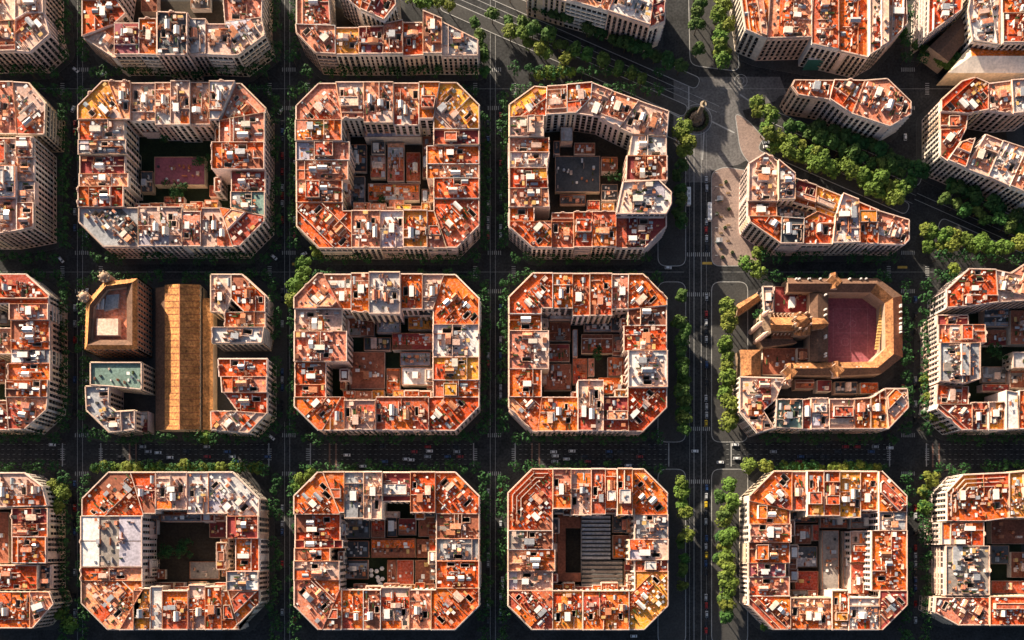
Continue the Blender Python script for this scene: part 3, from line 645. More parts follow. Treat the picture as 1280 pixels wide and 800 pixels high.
low_court('gap behind row below the church', [(968, 474, 990, 483, 9, 's'), (994, 474, 1018, 486, 8, 'b'), (1022, 475, 1040, 489, 9, 'd'), (1044, 477, 1072, 492, 7, 'k'), (1076, 478, 1098, 492, 8, 'o')])
low_court('court of the ringed corner block', [(1239, 682, 1262, 705, 5, 'k'), (1264, 690, 1300, 722, 5, 'b'), (1239, 648, 1300, 680, 6, 'b.plain'), (1239, 726, 1300, 742, 6, 'r.plain')])
low_court('bottom left edge court', [(-40, 640, 11, 704, 6, 'b.plain')])
low_court('left edge court below the pale slab', [(-40, 448, 7, 478, 6, 'r'), (-40, 384, 10, 405, 5, 'n')])
low_court('right edge white court', [(1230, 384, 1262, 408, 7, 'k'), (1264, 388, 1300, 430, 8, 'b'), (1229, 412, 1258, 432, 5, 'b'), (1228, 480, 1262, 489, 7, 'd'), (1266, 440, 1300, 460, 12, 'w.plain'), (1228, 458, 1258, 478, 4, 'n'), (1263, 463, 1300, 485, 6, 'b')])
low_court('top edge court', [(176, -20, 196, 14, 6, 'b.plain'), (238, -20, 262, 10, 5, 'k')])
low_court('court behind the teal front', [(963, -20, 1018, 8, 14, 's.plain')][:0] + [(1020, 6, 1048, 44, 12, 'n')])
# ringed parapets of the corner building bottom right are terraces stepped back from the street
def px_prism(mb, pts, h, z0, z1, mat, top=None):
    p = [W(x, y, h) for x, y in pts]
    if area(p) < 0: p.reverse()
    mb.prism(p, z0, z1, mat, top)
for s in (0,):
    pass

# striped shed roof in the court
def striped(name, label, x0, y0, x1, y1, h, n, c1, c2, wall='fg'):
    a = W(x0, y0, h); b = W(x1, y1, h); cx, cy = (a[0] + b[0]) / 2, (a[1] + b[1]) / 2
    r = tag(empty(name, cx, cy), label, 'shed'); mb = MB(); P = [(a[0], b[1]), (b[0], b[1]), (b[0], a[1]), (a[0], a[1])]
    mb.prism(P, 0, h, wall, 'dark'); mb.build('walls', r, org=(cx, cy))
    st = (a[1] - b[1]) / n
    for i in range(n):
        y = b[1] + st * i; m = MB()
        for (u, v, z, zz, mt) in ((0, .62, h + .1, h + 1.0, c1), (.62, .95, h + 1.0, h + .1, c2)):
            m.face([(a[0], y + st * u, z), (b[0], y + st * u, z), (b[0], y + st * v, zz), (a[0], y + st * v, zz)], mt)
        m.face([(a[0], y, h + .1), (a[0], y + st * .62, h + 1), (a[0], y + st * .95, h + .1)][::-1], c1); m.face([(b[0], y, h + .1), (b[0], y + st * .62, h + 1), (b[0], y + st * .95, h + .1)], c1)
        m.build('roof_panel', r, org=(cx, cy))
    return r
striped('striped_shed', 'grey shed roof striped by ten pale sawtooth ridges in the bottom centre court', 727, 643, 763, 699, 7, 11, 'g', 'dark')
striped('striped_shed', 'ochre-grey ridged shed roof below the grey striped one in the same court', 727, 700, 778, 733, 6, 6, 'n', 'dark')
# U-shaped low range round the dark pit beside it
r = tag(empty('courtyard_range', *W(703, 690, 0)), 'brown U-shaped low range left of the striped shed roof', 'building'); o0 = W(703, 690, 0)
mb = MB()
for q in ((697, 643, 726, 660), (697, 660, 707, 727), (707, 716, 726, 727)): px_prism(mb, [(q[0], q[1]), (q[2], q[1]), (q[2], q[3]), (q[0], q[3])], 6, 0, 6 + .01 * q[0] % .1, 'fb', 'b')
mb.build('roof_range', r, org=o0)
# teal low front in the top right block
r = tag(empty('teal_front_building', *W(1025, 75, 12)), 'low teal-green fronted building between the grey and striped flats at top right', 'building'); o0 = W(1025, 75, 12)
mb = MB(); px_prism(mb, Z('z16', '352,235 430,235 410,262 335,262'), 12, 0, 12, 'teal', 'w'); mb.build('walls', r, org=o0)
mb = MB(); px_prism(mb, Z('z16', '362,238 410,238 400,250 355,250'), 12, 12, 13.2, 'white', 'white'); mb.build('roof_sign_board', r, org=o0)

# ---------------------------------------------------------------- pitched-roof buildings
def wing(mb, outer, ridge, inner, ez, rz, wall, ro, ri, closed=False, ends=True, base=0):
    """a gabled wing along a polyline: outer eaves, ridge, inner eaves as photo pixels"""
    O = [W(*p, ez) for p in outer]; G = [W(*p, rz) for p in ridge]; I = [W(*p, ez) for p in inner]; n = len(O)
    for i in range(n if closed else n - 1):
        j = (i + 1) % n
        mb.face([(*O[i], ez), (*O[j], ez), (*G[j], rz), (*G[i], rz)], ro); mb.face([(*I[j], ez), (*I[i], ez), (*G[i], rz), (*G[j], rz)], ri)
        mb.face([(*O[i], base), (*O[j], base), (*O[j], ez), (*O[i], ez)], wall); mb.face([(*I[i], base), (*I[j], base), (*I[j], ez), (*I[i], ez)], wall)
    if ends and not closed:
        for k in (0, n - 1):
            mb.face([(*O[k], base), (*I[k], base), (*I[k], ez), (*O[k], ez)], wall); mb.face([(*O[k], ez), (*I[k], ez), (*G[k], rz)], wall)
def windows_on(mb, p, q, zs, step, wd, hh, mat='pane', off=.05):
    L = math.dist(p, q); ux, uy = (q[0] - p[0]) / L, (q[1] - p[1]) / L; n = max(1, int(L / step))
    for i in range(n):
        c = (i + .5) * L / n
        for z in zs:
            for sg in (off,):
                a = (p[0] + ux * (c - wd / 2) + uy * sg, p[1] + uy * (c - wd / 2) - ux * sg); b = (p[0] + ux * (c + wd / 2) + uy * sg, p[1] + uy * (c + wd / 2) - ux * sg)
                mb.face([(*a, z), (*b, z), (*b, z + hh), (*a, z + hh)], mat)
# long hall
o0 = W(225, 450, 0); r = tag(empty('market_hall', *o0), 'long hall with ochre tiled gable roof and two lower side aisles', 'hall')
HT, HB = 356, 537
mb = MB(); wing(mb, [(206, HT), (206, HB)], [(224.5, HT - 1), (224.5, HB)], [(250, HT), (250, HB)], 10.5, 17.5, 'fo', 'tile', 'tile'); mb.build('nave_roof', r, org=o0)
mb = MB(); p = [W(x, y, 10) for x, y in ((192, HT + 2), (205.6, HT + 2), (205.6, HB), (192, HB))]
def lean(mb, p, zl, zr, wall, roof):   # p: four corners; left pair at zl, right pair at zr
    a, b, c, d = p[3], p[2], p[1], p[0]
    mb.face([(*a, zl), (*b, zr), (*c, zr), (*d, zl)], roof)
    for (u, zu, v, zv) in ((a, zl, b, zr), (b, zr, c, zr), (c, zr, d, zl), (d, zl, a, zl)): mb.face([(*u, 0), (*v, 0), (*v, zv), (*u, zu)], wall)
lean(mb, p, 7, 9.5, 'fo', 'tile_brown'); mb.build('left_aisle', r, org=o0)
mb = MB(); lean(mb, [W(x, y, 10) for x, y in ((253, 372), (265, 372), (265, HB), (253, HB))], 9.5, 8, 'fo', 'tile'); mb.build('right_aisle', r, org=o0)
mb = MB(); lean(mb, [W(x, y, 9) for x, y in ((250.4, HT + 3), (252.8, HT + 3), (252.8, HB), (250.4, HB))], 7.5, 7.5, 'fo', 'dark'); mb.build('roof_gutter', r, org=o0)
m2 = MB()
for i in range(24):
    y = HT + 6 + i * 7.5; a = W(249.6, y, 10.6); m2.box(lambda s, t: (a[0] + s, a[1] + t), -.1, .5, -.3, .3, 7, 10.9, 'stone')
m2.build('buttress_row', r, 'stuff', org=o0)
m2 = MB(); a = W(224.5, HT, 17.5); b = W(224.5, HB, 17.5); m2.box(lambda s, t: (a[0] + s, b[1] + t), -.25, .25, 0, a[1] - b[1], 17.4, 17.75, 'clay'); m2.build('ridge_tiles', r, org=o0)
for side, xa, xb, za, zb_ in (('left', 206, 224.5, 10.5, 17.5), ('right', 250, 224.5, 10.5, 17.5)):
    for i in range(22):
        y = HT + 4 + i * 8.2; A_, B_ = W(xa, y, za), W(xb, y, zb_); mc = MB(); w_ = .22
        P4 = [(A_[0], A_[1] - w_, za + .16), (B_[0], B_[1] - w_, zb_ + .16), (B_[0], B_[1] + w_, zb_ + .16), (A_[0], A_[1] + w_, za + .16)]
        mc.face(P4 if side == 'left' else P4[::-1], 'tile_red'); mc.build('tile_band', r, org=o0)

# seminary with turrets
def zp(k, s): return Z(k, s)
o0 = W(*zp('e', '170,220')[0], 0); r = tag(empty('seminary_building', *o0), 'brick seminary ring with two corner turrets and hipped ochre roof', 'building')
mb = MB(); OE, RG, IN = zp('e', '55,372 62,168 140,78 285,62 285,372'), zp('e', '66,352 76,178 146,95 262,80 262,352'), zp('e', '84,330 94,190 152,112 238,100 238,330')
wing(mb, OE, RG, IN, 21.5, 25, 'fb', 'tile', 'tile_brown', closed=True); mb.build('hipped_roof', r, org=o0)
mb = MB(); px_prism(mb, IN, 21.5, 0, 18, 'fb', 's'); mb.build('court_terrace', r, org=o0)
mb = MB(); px_prism(mb, zp('e', '112,240 205,240 205,312 112,312'), 21, 18, 22.5, 'cope', 'p'); mb.build('roof_house', r, org=o0)
mb = MB(); px_prism(mb, zp('e', '150,135 205,130 200,190 140,205'), 20, 18, 20, 'metal', 'g')
for i in range(5): px_prism(mb, zp('e', '%d,150 %d,150 %d,195 %d,195' % (100 + i * 11, 106 + i * 11, 104 + i * 11, 98 + i * 11)), 20, 18, 19 + i % 2, 'white')
mb.build('roof_machine', r, org=o0)
mw = MB(); EO = [W(*p, 21.5) for p in OE]
for i in range(5): windows_on(mw, EO[(i + 1) % 5], EO[i], (2, 6, 10, 14, 17.6), 3.4, 1.3, 2.6); windows_on(mw, EO[i], EO[(i + 1) % 5], (2, 6, 10, 14, 17.6), 3.4, 1.3, 2.6)
mw.build('window_rows', r, 'stuff', org=o0)
mb = MB(); fl = MB()
for i in range(5):
    a, b = EO[i], EO[(i + 1) % 5]; L = math.dist(a, b); k = int(L / 3.4)
    for j in range(k + 1): x, y = a[0] + (b[0] - a[0]) * j / k, a[1] + (b[1] - a[1]) * j / k; mb.box(lambda s, t: (x + s, y + t), -.35, .35, -.35, .35, 0, 21.6, 'clay')
mb.build('buttress_row', r, 'stuff', org=o0)
for (tx, ty) in ((135, 52), (45, 138)):
    x, y = W(*zp('e', '%d,%d' % (tx, ty))[0], 26); mt = MB(); mt.cyl(x, y, 3.1, 3.1, 0, 24, 14, 'fb', 'clay'); mt.cyl(x, y, 3.6, 3.4, 24, 24.6, 14, 'stone', 'stone')
    for k in range(8): ang = k * math.pi / 4; mt.box(lambda s, t: (x + 3.2 * math.cos(ang) + s, y + 3.2 * math.sin(ang) + t), -.35, .35, -.35, .35, 24.6, 26, 'stone')
    t_ = mt.build('turret', r, org=o0); md = MB()
    for q in range(4): md.cyl(x, y, 2.6 * math.cos(q * .39), 2.6 * math.cos((q + 1) * .39), 24.6 + 2.4 * math.sin(q * .39), 24.6 + 2.4 * math.sin((q + 1) * .39), 12, 'fb')
    md.build('dome', t_, org=o0)
# green flat roof and the grey parapet building
b = building(zp('e', '75,425 300,425 300,545 160,530 75,525'), 't.plain', 22, 'museum_building'); b['hull'] = None
tag(make_building(b, [b], True), 'flat green-tinted roof with pale balustrade, left of the long hall', 'building')
b = building(zp('e', '60,635 55,530 160,530 158,615 190,640 272,635 272,720 160,732'), 'g', 21, 'school_building'); b['hull'] = None
tag(make_building(b, [b], True), 'L-shaped grey roof with stone parapets, bottom left of the long hall', 'building')
b = building(zp('e', '330,735 272,725 272,640 330,640'), 'b', 10, 'courtyard_shed'); b['hull'] = None
tag(make_building(b, [b], True), 'low brown annex between the L-shaped grey roof and the long hall', 'building')

# church and school
F = lambda s: Z('f', s)
o0 = W(*F('500,400')[0], 0); r = tag(empty('church', *o0), 'gothic church with ochre nave roof, star-shaped crossing tower and pinnacled west front', 'church')
mb = MB(); wing(mb, F('285,445 440,445'), F('285,405 440,405'), F('285,355 440,355'), 17, 22, 'stone_church', 'tile_church', 'tile_church'); mb.build('nave', r, org=o0)
mb = MB(); wing(mb, F('560,440 640,430 675,400'), F('560,400 620,400 640,398'), F('560,358 640,362 675,396'), 16, 21, 'stone_church', 'tile_church', 'tile_church'); mb.build('apse', r, org=o0)
mb = MB(); wing(mb, F('440,470 440,330'), F('480,480 480,315'), F('550,470 550,330'), 17, 22.5, 'stone_church', 'tile_church', 'tile_church'); mb.build('transept', r, org=o0)
cx, cy = W(*F('492,385')[0], 24); mb = MB(); mb.cyl(cx, cy, 4.6, 4.6, 10, 25, 8, 'stone_church', 'tile_church'); mb.cyl(cx, cy, 4.2, .4, 25, 33, 8, 'tile_church')
for k in range(8):
    a = k * math.pi / 4 + .39; x, y = cx + 5.2 * math.cos(a), cy + 5.2 * math.sin(a); mb.cyl(x, y, .7, .6, 10, 26, 6, 'stone_church'); mb.cyl(x, y, .75, .05, 26, 29.5, 6, 'cope')
mb.build('crossing_tower', r, org=o0)
mb = MB()
for q in ('250,330', '245,470', '210,400'):
    x, y = W(*F(q)[0], 20); mb.cyl(x, y, 1.7, 1.5, 0, 20, 8, 'cope'); mb.cyl(x, y, 1.6, .1, 20, 28, 8, 'cope')
px_prism(mb, F('215,335 285,335 285,465 215,465'), 16, 0, 17, 'stone', 'stone_church'); mb.build('west_front', r, org=o0)
for (u, v) in ((1, 0), (-1, 0)):
    pass
for side, yy in (('upper', 335), ('lower', 470)):
    for i in range(6):
        x, y = W(*F('%d,%d' % (300 + i * 26, yy))[0], 12); mb = MB(); dy = -3.8 if side == 'upper' else 3.8
        mb.box(lambda s, t: (x + s, y + t), -.35, .35, -.6, .6, 0, 13, 'stone_church'); mb.cyl(x, y, .55, .05, 13, 15.5, 5, 'cope')
        mb.face([(x - .3, y, 13), (x + .3, y, 13), (x + .3, y + dy, 16), (x - .3, y + dy, 16)], 'stone_church'); mb.build('flying_buttress', r, org=o0)
mb = MB(); px_prism(mb, F('200,500 420,500 460,525 230,560'), 9, 0, 10, 'stone_church', 'tile_brown'); px_prism(mb, F('290,448 430,448 430,500 290,500'), 10, 0, 10.6, 'stone_church', 'tile_red'); px_prism(mb, F('285,330 440,330 440,352 285,352'), 10, 0, 10.3, 'stone_church', 'tile_red'); mb.build('side_aisle', r, org=o0)
o0 = W(*F('820,400')[0], 0); r = tag(empty('school_building', *o0), 'school ranges with ochre and brown gabled roofs ringing the plum-red playground', 'school')
O_ = F('400,92 1000,95 1160,212 1165,620 1025,730 760,745 400,740'); G_ = F('400,130 990,130 1100,225 1105,600 1000,690 760,695 400,695'); I_ = F('400,185 950,190 1045,260 1050,560 960,650 760,655 400,660')
for (i, j, ro, ri, nm) in ((0, 1, 'tile_brown', 'tile_brown', 'north_range'), (1, 2, 'tile_brown', 'tile_church', 'corner_range'), (2, 3, 'tile_red', 'tile_church', 'east_range'), (3, 4, 'tile_brown', 'tile_church', 'corner_range'), (4, 6, 'tile_brown', 'tile_church', 'south_range')):  # east, south and corner ranges: shade of outer slopes put into tile colour
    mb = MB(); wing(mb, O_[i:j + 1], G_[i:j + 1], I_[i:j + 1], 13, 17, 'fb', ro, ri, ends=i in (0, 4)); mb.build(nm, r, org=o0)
mb = MB(); wing(mb, F('545,195 545,650'), F('600,195 600,650'), F('668,195 668,650'), 12, 14.5, 'fb', 'tile_brown', 'tile_brown'); mb.build('cross_range', r, org=o0)
for x in (1000,):
    mb = MB()
    for i in range(15):
        y0, y1 = 275 + i * 20, 289 + i * 20
        px_prism(mb, F('%d,%d %d,%d %d,%d %d,%d' % (1048 - i * 3, y0, 1018 - i * 2.5, y0, 1016 - i * 2.5, y1, 1046 - i * 3, y1)), 8, 7, 8.2, 'ochre', 'ochre')
    mb.build('gallery_roof', r, org=o0)
for q, rz in (('712,110', 0), ('730,700', 0), ('415,715', 0)):
    x, y = W(*F(q)[0], 17); mb = MB(); fr = frame(x, y, .707, .707); mb.gable(fr, -3.6, 3.6, -3.6, 3.6, 12, 16.2, 19, 'cope', 'tile_church'); mb.gable(frame(x, y, 1, 0), -2.2, 2.2, -5, 5, 12, 15.5, 18.2, 'cope', 'tile_church'); mb.build('roof_gable', r, org=o0)
mb = MB()
for i in range(34):
    q = random.Random(i); k = i % 4; u = q.random()
    P4 = [F('%f,%f' % (410 + u * 560, 100))[0], F('%f,%f' % (1148, 225 + u * 370))[0], F('%f,%f' % (420 + u * 580, 690))[0], F('%f,%f' % (560 + 90 * (i % 2), 200 + u * 430))[0]][k]
    x, y = W(*P4, 15); mb.box(lambda s, t: (x + s, y + t), -.45, .45, -.45, .45, 12.5, 16.5, 'white')
mb.build('roof_clutter', r, 'stuff', org=o0)
mb = MB(); px_prism(mb, F('668,188 950,190 1045,260 1050,560 960,652 668,655'), 0.3, .13, .3, 'v', 'v')
pg = mb.build('playground'); tag(pg, 'plum-red school playground with faint pale game markings', 'playground')
ml = MB()
def pline(mb, pts, wd, z, mat='paint', h=0):
    P = [W(x, y, h) for x, y in pts]
    for a, b in zip(P, P[1:]):
        L = math.dist(a, b)
        if L < .01: continue
        nx, ny = -(b[1] - a[1]) / L * wd / 2, (b[0] - a[0]) / L * wd / 2
        mb.face([(a[0] - nx, a[1] - ny, z), (b[0] - nx, b[1] - ny, z), (b[0] + nx, b[1] + ny, z), (a[0] + nx, a[1] + ny, z)], mat)
def circ(x, y, r, n=16): return [(x + r * math.cos(6.2832 * i / n), y + r * math.sin(6.2832 * i / n)) for i in range(n + 1)]
for (q, rr_) in (((750, 410), 4), ((830, 400), 4), ((780, 520), 5)): pline(ml, circ(*F('%d,%d' % q)[0], rr_), .25, .32, 'court_line')
for s in ('700,300 930,300 930,620 700,620 700,300', '815,300 815,620', '700,460 930,460'): pline(ml, F(s), .25, .318, 'court_line')
ml.build('game_marking', pg)
for (s, h, c, lab) in (('310,150 450,150 545,195 545,330 310,325', 6, 'd.plain', 'flat dark red courtyard roof between church nave and upper school range'), ('232,560 460,560 460,735 232,735', 5, 'b.plain', 'flat brown courtyard roof between church and the flats below'), ('230,150 302,150 302,322 240,322', 13, 'g', 'narrow grey-roofed school wing at the church front'),
                       ('462,560 545,560 545,650 462,650', 8, 'b', 'small brown-roofed block in the corner below the church transept')):
    b = building(F(s), c, h, 'school_annex'); b['hull'] = None; tag(make_building(b, [b], True), lab, 'building')
o1 = W(*F('150,660')[0], 0); r = tag(empty('chapel', *o1), 'small chapel with hipped ochre roof at the church block left edge', 'chapel')
mb = MB(); a, b, c, d = [W(*p, 11) for p in F('80,572 218,572 218,750 88,750')]; g0, g1 = W(*F('155,620')[0], 15), W(*F('155,735')[0], 15)
for f_ in ([(*a, 11), (*g0, 15), (*b, 11)][::-1], [(*d, 11), (*c, 11), (*g1, 15)], [(*a, 11), (*d, 11), (*g1, 15), (*g0, 15)], [(*c, 11), (*b, 11), (*g0, 15), (*g1, 15)]): mb.face(f_, 'tile_church')
for u, v in ((a, b), (b, c), (c, d), (d, a)): mb.face([(*u, 0), (*v, 0), (*v, 11), (*u, 11)], 'stone_church')
mb.build('hipped_roof', r, org=o1)
o1 = W(*F('130,270')[0], 0); r = tag(empty('rectory', *o1), 'small house with bright ochre gable roof at upper left of the church', 'house')
mb = MB(); wing(mb, F('62,268 190,195'), F('62,305 205,208'), F('66,345 222,240'), 9, 12, 'stone_church', 'tile_church', 'tile_church'); mb.build('gable_roof', r, org=o1)

# diagonal brown range and the cream sloped roof, top right corner
o1 = W(1190, 30, 0); r = tag(empty('convent_range', *o1), 'long brown roof running diagonally beside white courtyard roofs at top right', 'building')
G6 = lambda s: Z('z16', s)
mb = MB(); wing(mb, G6('1030,45 865,205'), G6('1060,65 905,235'), G6('1090,90 950,270'), 14, 16, 'fb', 'tile_brown', 'tile_brown'); mb.build('gable_roof', r, org=o1)
o1 = W(1240, 75, 0); r = tag(empty('school_hall', *o1), 'wide building with cream sloping front roof at the top right corner', 'hall')
mb = MB(); wing(mb, G6('945,320 1420,320'), G6('1050,245 1420,245'), G6('1045,200 1420,200'), 14.5, 17, 'fo', 'fc', 'o'); mb.build('sloping_roof', r, org=o1)

# monument on its round hedge bed
mx_, my_ = W(870.7, 149.5, 0); r = tag(empty('column_monument', mx_, my_), 'tall dark column monument with a statue on top, inside a round hedge bed', 'monument')
org = (mx_, my_)
mb = MB(); mb.cyl(mx_, my_, 8.2, 8.0, 0, .35, 28, 'stone_dark', 'soil'); mb.build('plinth_steps', r, org=org)
mb = MB()
for k in range(22):
    a = k * 2 * math.pi / 22; x, y = mx_ + 6.9 * math.cos(a), my_ + 6.9 * math.sin(a); q = random.Random(k); mb.cyl(x, y, .95, 1.15, .35, 1.2, 7, 'hedge'); mb.cyl(x, y, 1.15, .5, 1.2, 1.2 + q.uniform(.5, 1), 7, 'hedge')
mb.build('hedge_ring', r, 'stuff', org=org)
mb = MB(); mb.cyl(mx_, my_, 4.9, 4.5, .35, 2.4, 8, 'stone_dark'); mb.cyl(mx_, my_, 3.6, 3.1, 2.4, 6.5, 8, 'stone_dark'); mb.cyl(mx_, my_, 2.6, 2.2, 6.5, 8, 8, 'stone_dark')
for k in range(4):
    a = k * math.pi / 2 + .4; x, y = mx_ + 3.5 * math.cos(a), my_ + 3.5 * math.sin(a); mb.cyl(x, y, .6, .35, 2.2, 4, 6, 'bronze'); mb.cyl(x, y, .25, .2, 4, 4.5, 6, 'bronze')
mb.build('pedestal', r, org=org)
mb = MB(); mb.cyl(mx_, my_, 1.7, 1.4, 8, 18.3, 12, 'stone_dark'); mb.cyl(mx_, my_, 1.4, 2.1, 18.3, 19.2, 12, 'stone'); mb.build('column', r, org=org)
mb = MB(); mb.cyl(mx_, my_, .85, .55, 19.2, 21.4, 8, 'bronze'); mb.cyl(mx_, my_, .62, .5, 21.4, 22.3, 8, 'bronze'); mb.cyl(mx_, my_, .26, .28, 22.3, 22.85, 8, 'bronze'); mb.cyl(mx_, my_, .28, .05, 22.85, 23.05, 8, 'bronze')
mb.box(frame(mx_, my_, .8, .6), -.9, -.5, -.2, .2, 20.4, 22, 'bronze'); mb.box(frame(mx_, my_, .8, .6), .5, .9, -.2, .5, 20.6, 22, 'bronze'); mb.build('statue', r, org=org)
# parasols in the brown court
par = None
rg = random.Random(5)
for i in range(9):
    x, y = W(464 + rg.uniform(0, 15), 708 + rg.uniform(0, 24), 2)
    if par is None:
        par = empty('parasol', x, y); mb = MB(); mb.cyl(0, 0, 1.5, .05, 2.2, 2.9, 6, 'white'); mb.build('canopy', par); mb = MB(); mb.cyl(0, 0, .04, .04, 0, 2.8, 5, 'metal'); mb.build('pole', par); o = par
    else: o = copy_tree(par)
    o.location = (x, y, .2); tag(o, 'small white parasol in the cluster on the brown court terrace', 'parasol', 'white parasols in the bottom centre court')

# ---------------------------------------------------------------- ground, streets, pavements
def struct(mb, name): return tag(mb.build(name), kind='structure')
mb = MB(); mb.face([(-1500, -1500, 0), (1500, -1500, 0), (1500, 1500, 0), (-1500, 1500, 0)], 'asphalt'); struct(mb, 'ground')
GX = [102, 361, 618]        # centre lines of the vertical streets, ground pixels
GY = [111, 340, 568]
def rounded(P, r, n=5):
    out = []; m = len(P)
    for i in range(m):
        p0, p1, p2 = Vector(P[i - 1]), Vector(P[i]), Vector(P[(i + 1) % m]); a = (p0 - p1); b = (p2 - p1); k = min(r, a.length * .45, b.length * .45)
        a = p1 + a.normalized() * k; b = p1 + b.normalized() * k
        for j in range(n + 1): t = j / n; q = a * (1 - t) ** 2 + p1 * 2 * t * (1 - t) + b * t * t; out.append((q.x, q.y))
    return out
EXTRA = [zp('e', '50,730 50,170 140,70 345,62 345,735'), F('62,350 62,190 240,140 1000,95 1165,212 1165,700 1100,740 90,745')]
for e in EXTRA:
    p = [W(x, y, 20) for x, y in e]; hl = [(v[0], v[1]) for v in p]
    if area(hl) < 0: hl.reverse()
    FOOT.append(hl)
# whole-block pavement for the two divided blocks
FOOT.append([W(*q, 20) for q in ((101, 538), (325, 538), (341, 515), (341, 370), (310, 343), (101, 343))])
zoff = 0
for k, hl in enumerate(FOOT):
    mb = MB(); z = .12 + k * .0011; P = rounded(offset(hl, -3.6), 4); mb.prism(P, 0, z, 'kerb', 'paving'); struct(mb, 'pavement')
    if k < len(FOOT) - 3:
        mb = MB(); P = offset(hl, 7); mb.flat(P, .17 + k * .0011, 'grass' if k % 3 == 0 else 'soil'); struct(mb, 'courtyard_ground')
# pavements of the wide avenue, with rounded island corners
def pav(pts, mat='paving', z=.16, r=6, name='pavement'):
    P = [W(x, y, 0) for x, y in pts]
    if area(P) < 0: P.reverse()
    mb = MB(); P = rounded(P, r); mb.prism(P, 0, z, 'kerb', mat); Q = offset(P, .45); n = len(P)
    for i in range(n):
        j = (i + 1) % n; mb.face([(*P[i], z + .006), (*P[j], z + .006), (*Q[j], z + .006), (*Q[i], z + .006)], 'paint')
    return struct(mb, name)
AV = [(352, 553), (586, 806)]
for (y0, y1) in AV:
    pav([(822, y0), (857.5, y0), (857.5, y1), (822, y1)]); pav([(889, y0), (935, y0), (935, y1), (889, y1)], z=.164)
pav([(822, 165), (857.5, 180), (857.5, 333), (822, 333)]); pav([(889, 215), (905, 208), (945, 215), (950, 333), (889, 333)], 'plaza', .164)
pav([(918, 140), (935, 150), (975, 195), (945, 215), (925, 190)], 'plaza', .168)
pav([(860, -20), (862, 82), (925, 90), (915, -20)], z=.172)
# diagonal avenue
DIR = Vector((1, .44)).normalized(); NRM = Vector((-DIR.y, DIR.x))
def dpt(s, o): c = Vector((1035, 197)) + DIR * s + NRM * o; return (c.x, c.y)
for (s0, s1) in ((-520, -185), (-85, 118), (160, 420)):
    for o, zz in ((-19, .176), (19, .18)):
        pav([dpt(s0, o - 8), dpt(s1, o - 8), dpt(s1, o + 8), dpt(s0, o + 8)], z=zz, r=4)
mb = MB(); mb.flat([W(*q) for q in ((842, 96), (842, 215), (858, 228), (888, 228), (889, 214), (925, 205), (950, 190), (928, 138), (985, 122), (975, 96))][::-1], .003, 'square'); struct(mb, 'square_paving')
# painted lines
mb = MB(); zl = .006
for x, w_ in ((867.5, .35), (876.5, .35), (862, .15), (883, .15)):
    pline(mb, [(x, 165), (x, 830)], w_, zl, 'paint'); 
for s in (-4, 4): pline(mb, [dpt(-500, s), dpt(-150, s)], .3, zl + .003); pline(mb, [dpt(120, s), dpt(420, s)], .3, zl + .003)
for s in (-1, 10): pline(mb, [dpt(-60, s), dpt(120, s)], .2, zl + .003)
for gx in GX:
    for d in (-3.2, 3.2): pline(mb, [(gx + d - 2, -20), (gx + d - 2, 830)], .22, zl + .001)
for gy in (111, 340):
    pline(mb, [(-20, gy), (855, gy)], .18, zl + .002); pline(mb, [(900, gy), (1300, gy)], .18, zl + .002)
for a, b in ((-20, 88), (116, 345), (376, 602), (634, 842), (900, 1120), (1150, 1300)):     # the lane lines of the four-lane street
    for k in range(5):
        y = 555.5 + k * 6.2
        for i in range(int((b - a) / 7)): 
            if a < a + 4 + i * 7 < b - 12: pline(mb, [(a + 8 + i * 7, y), (a + 11 + i * 7, y)], .16, zl + .002)
for x in (78, 126, 336, 388, 592, 644, 836, 914, 1112, 1158): pline(mb, [(x, 554), (x, 583)], .7, zl + .001)
for x in (162, 170, 412, 420, 665, 674, 1166, 1174): pline(mb, [(x, 554), (x, 584)], 1.0, zl + .0015, 'paint_red')
for x, y in ((884, 329), (363 + 8, 330), (1128, 334)): pline(mb, [(x - 6, y), (x + 6, y)], 1.6, zl + .004, 'paint_yellow')
def zebra(x0, y0, x1, y1, n):
    for i in range(n):
        t = (i + .5) / n
        if abs(x1 - x0) > abs(y1 - y0): x = x0 + (x1 - x0) * t; pline(mb, [(x, y0 - 2.5), (x, y0 + 2.5)], .5, zl + .005)
        else: y = y0 + (y1 - y0) * t; pline(mb, [(x0 - 2.5, y), (x0 + 2.5, y)], .5, zl + .005)
for y in (318, 368, 536, 602): zebra(858, y, 888, y, 12)
for gx in GX + [1135]:
    for gy in GY:
        for s in (-1, 1): zebra(gx - 9, gy + s * 24, gx + 9, gy + s * 24, 7); zebra(gx + s * 24, gy - 8, gx + s * 24, gy + 8, 6)
for q in ((861, 108, 861, 140), (820, 130, 855, 150), (890, 152, 918, 166), (880, 165, 878, 200), (925, 118, 945, 132)): pline(mb, [(q[0], q[1]), (q[2], q[3])], .9, zl + .004)
pline(mb, circ(870.7, 149.5, 19, 30), .4, zl + .0045)
pline(mb, circ(926, 101, 8, 20), .35, zl + .0045); pline(mb, circ(926, 101, 4, 20), .3, zl + .0045)
tag(mb.build('road_markings'), kind='structure')
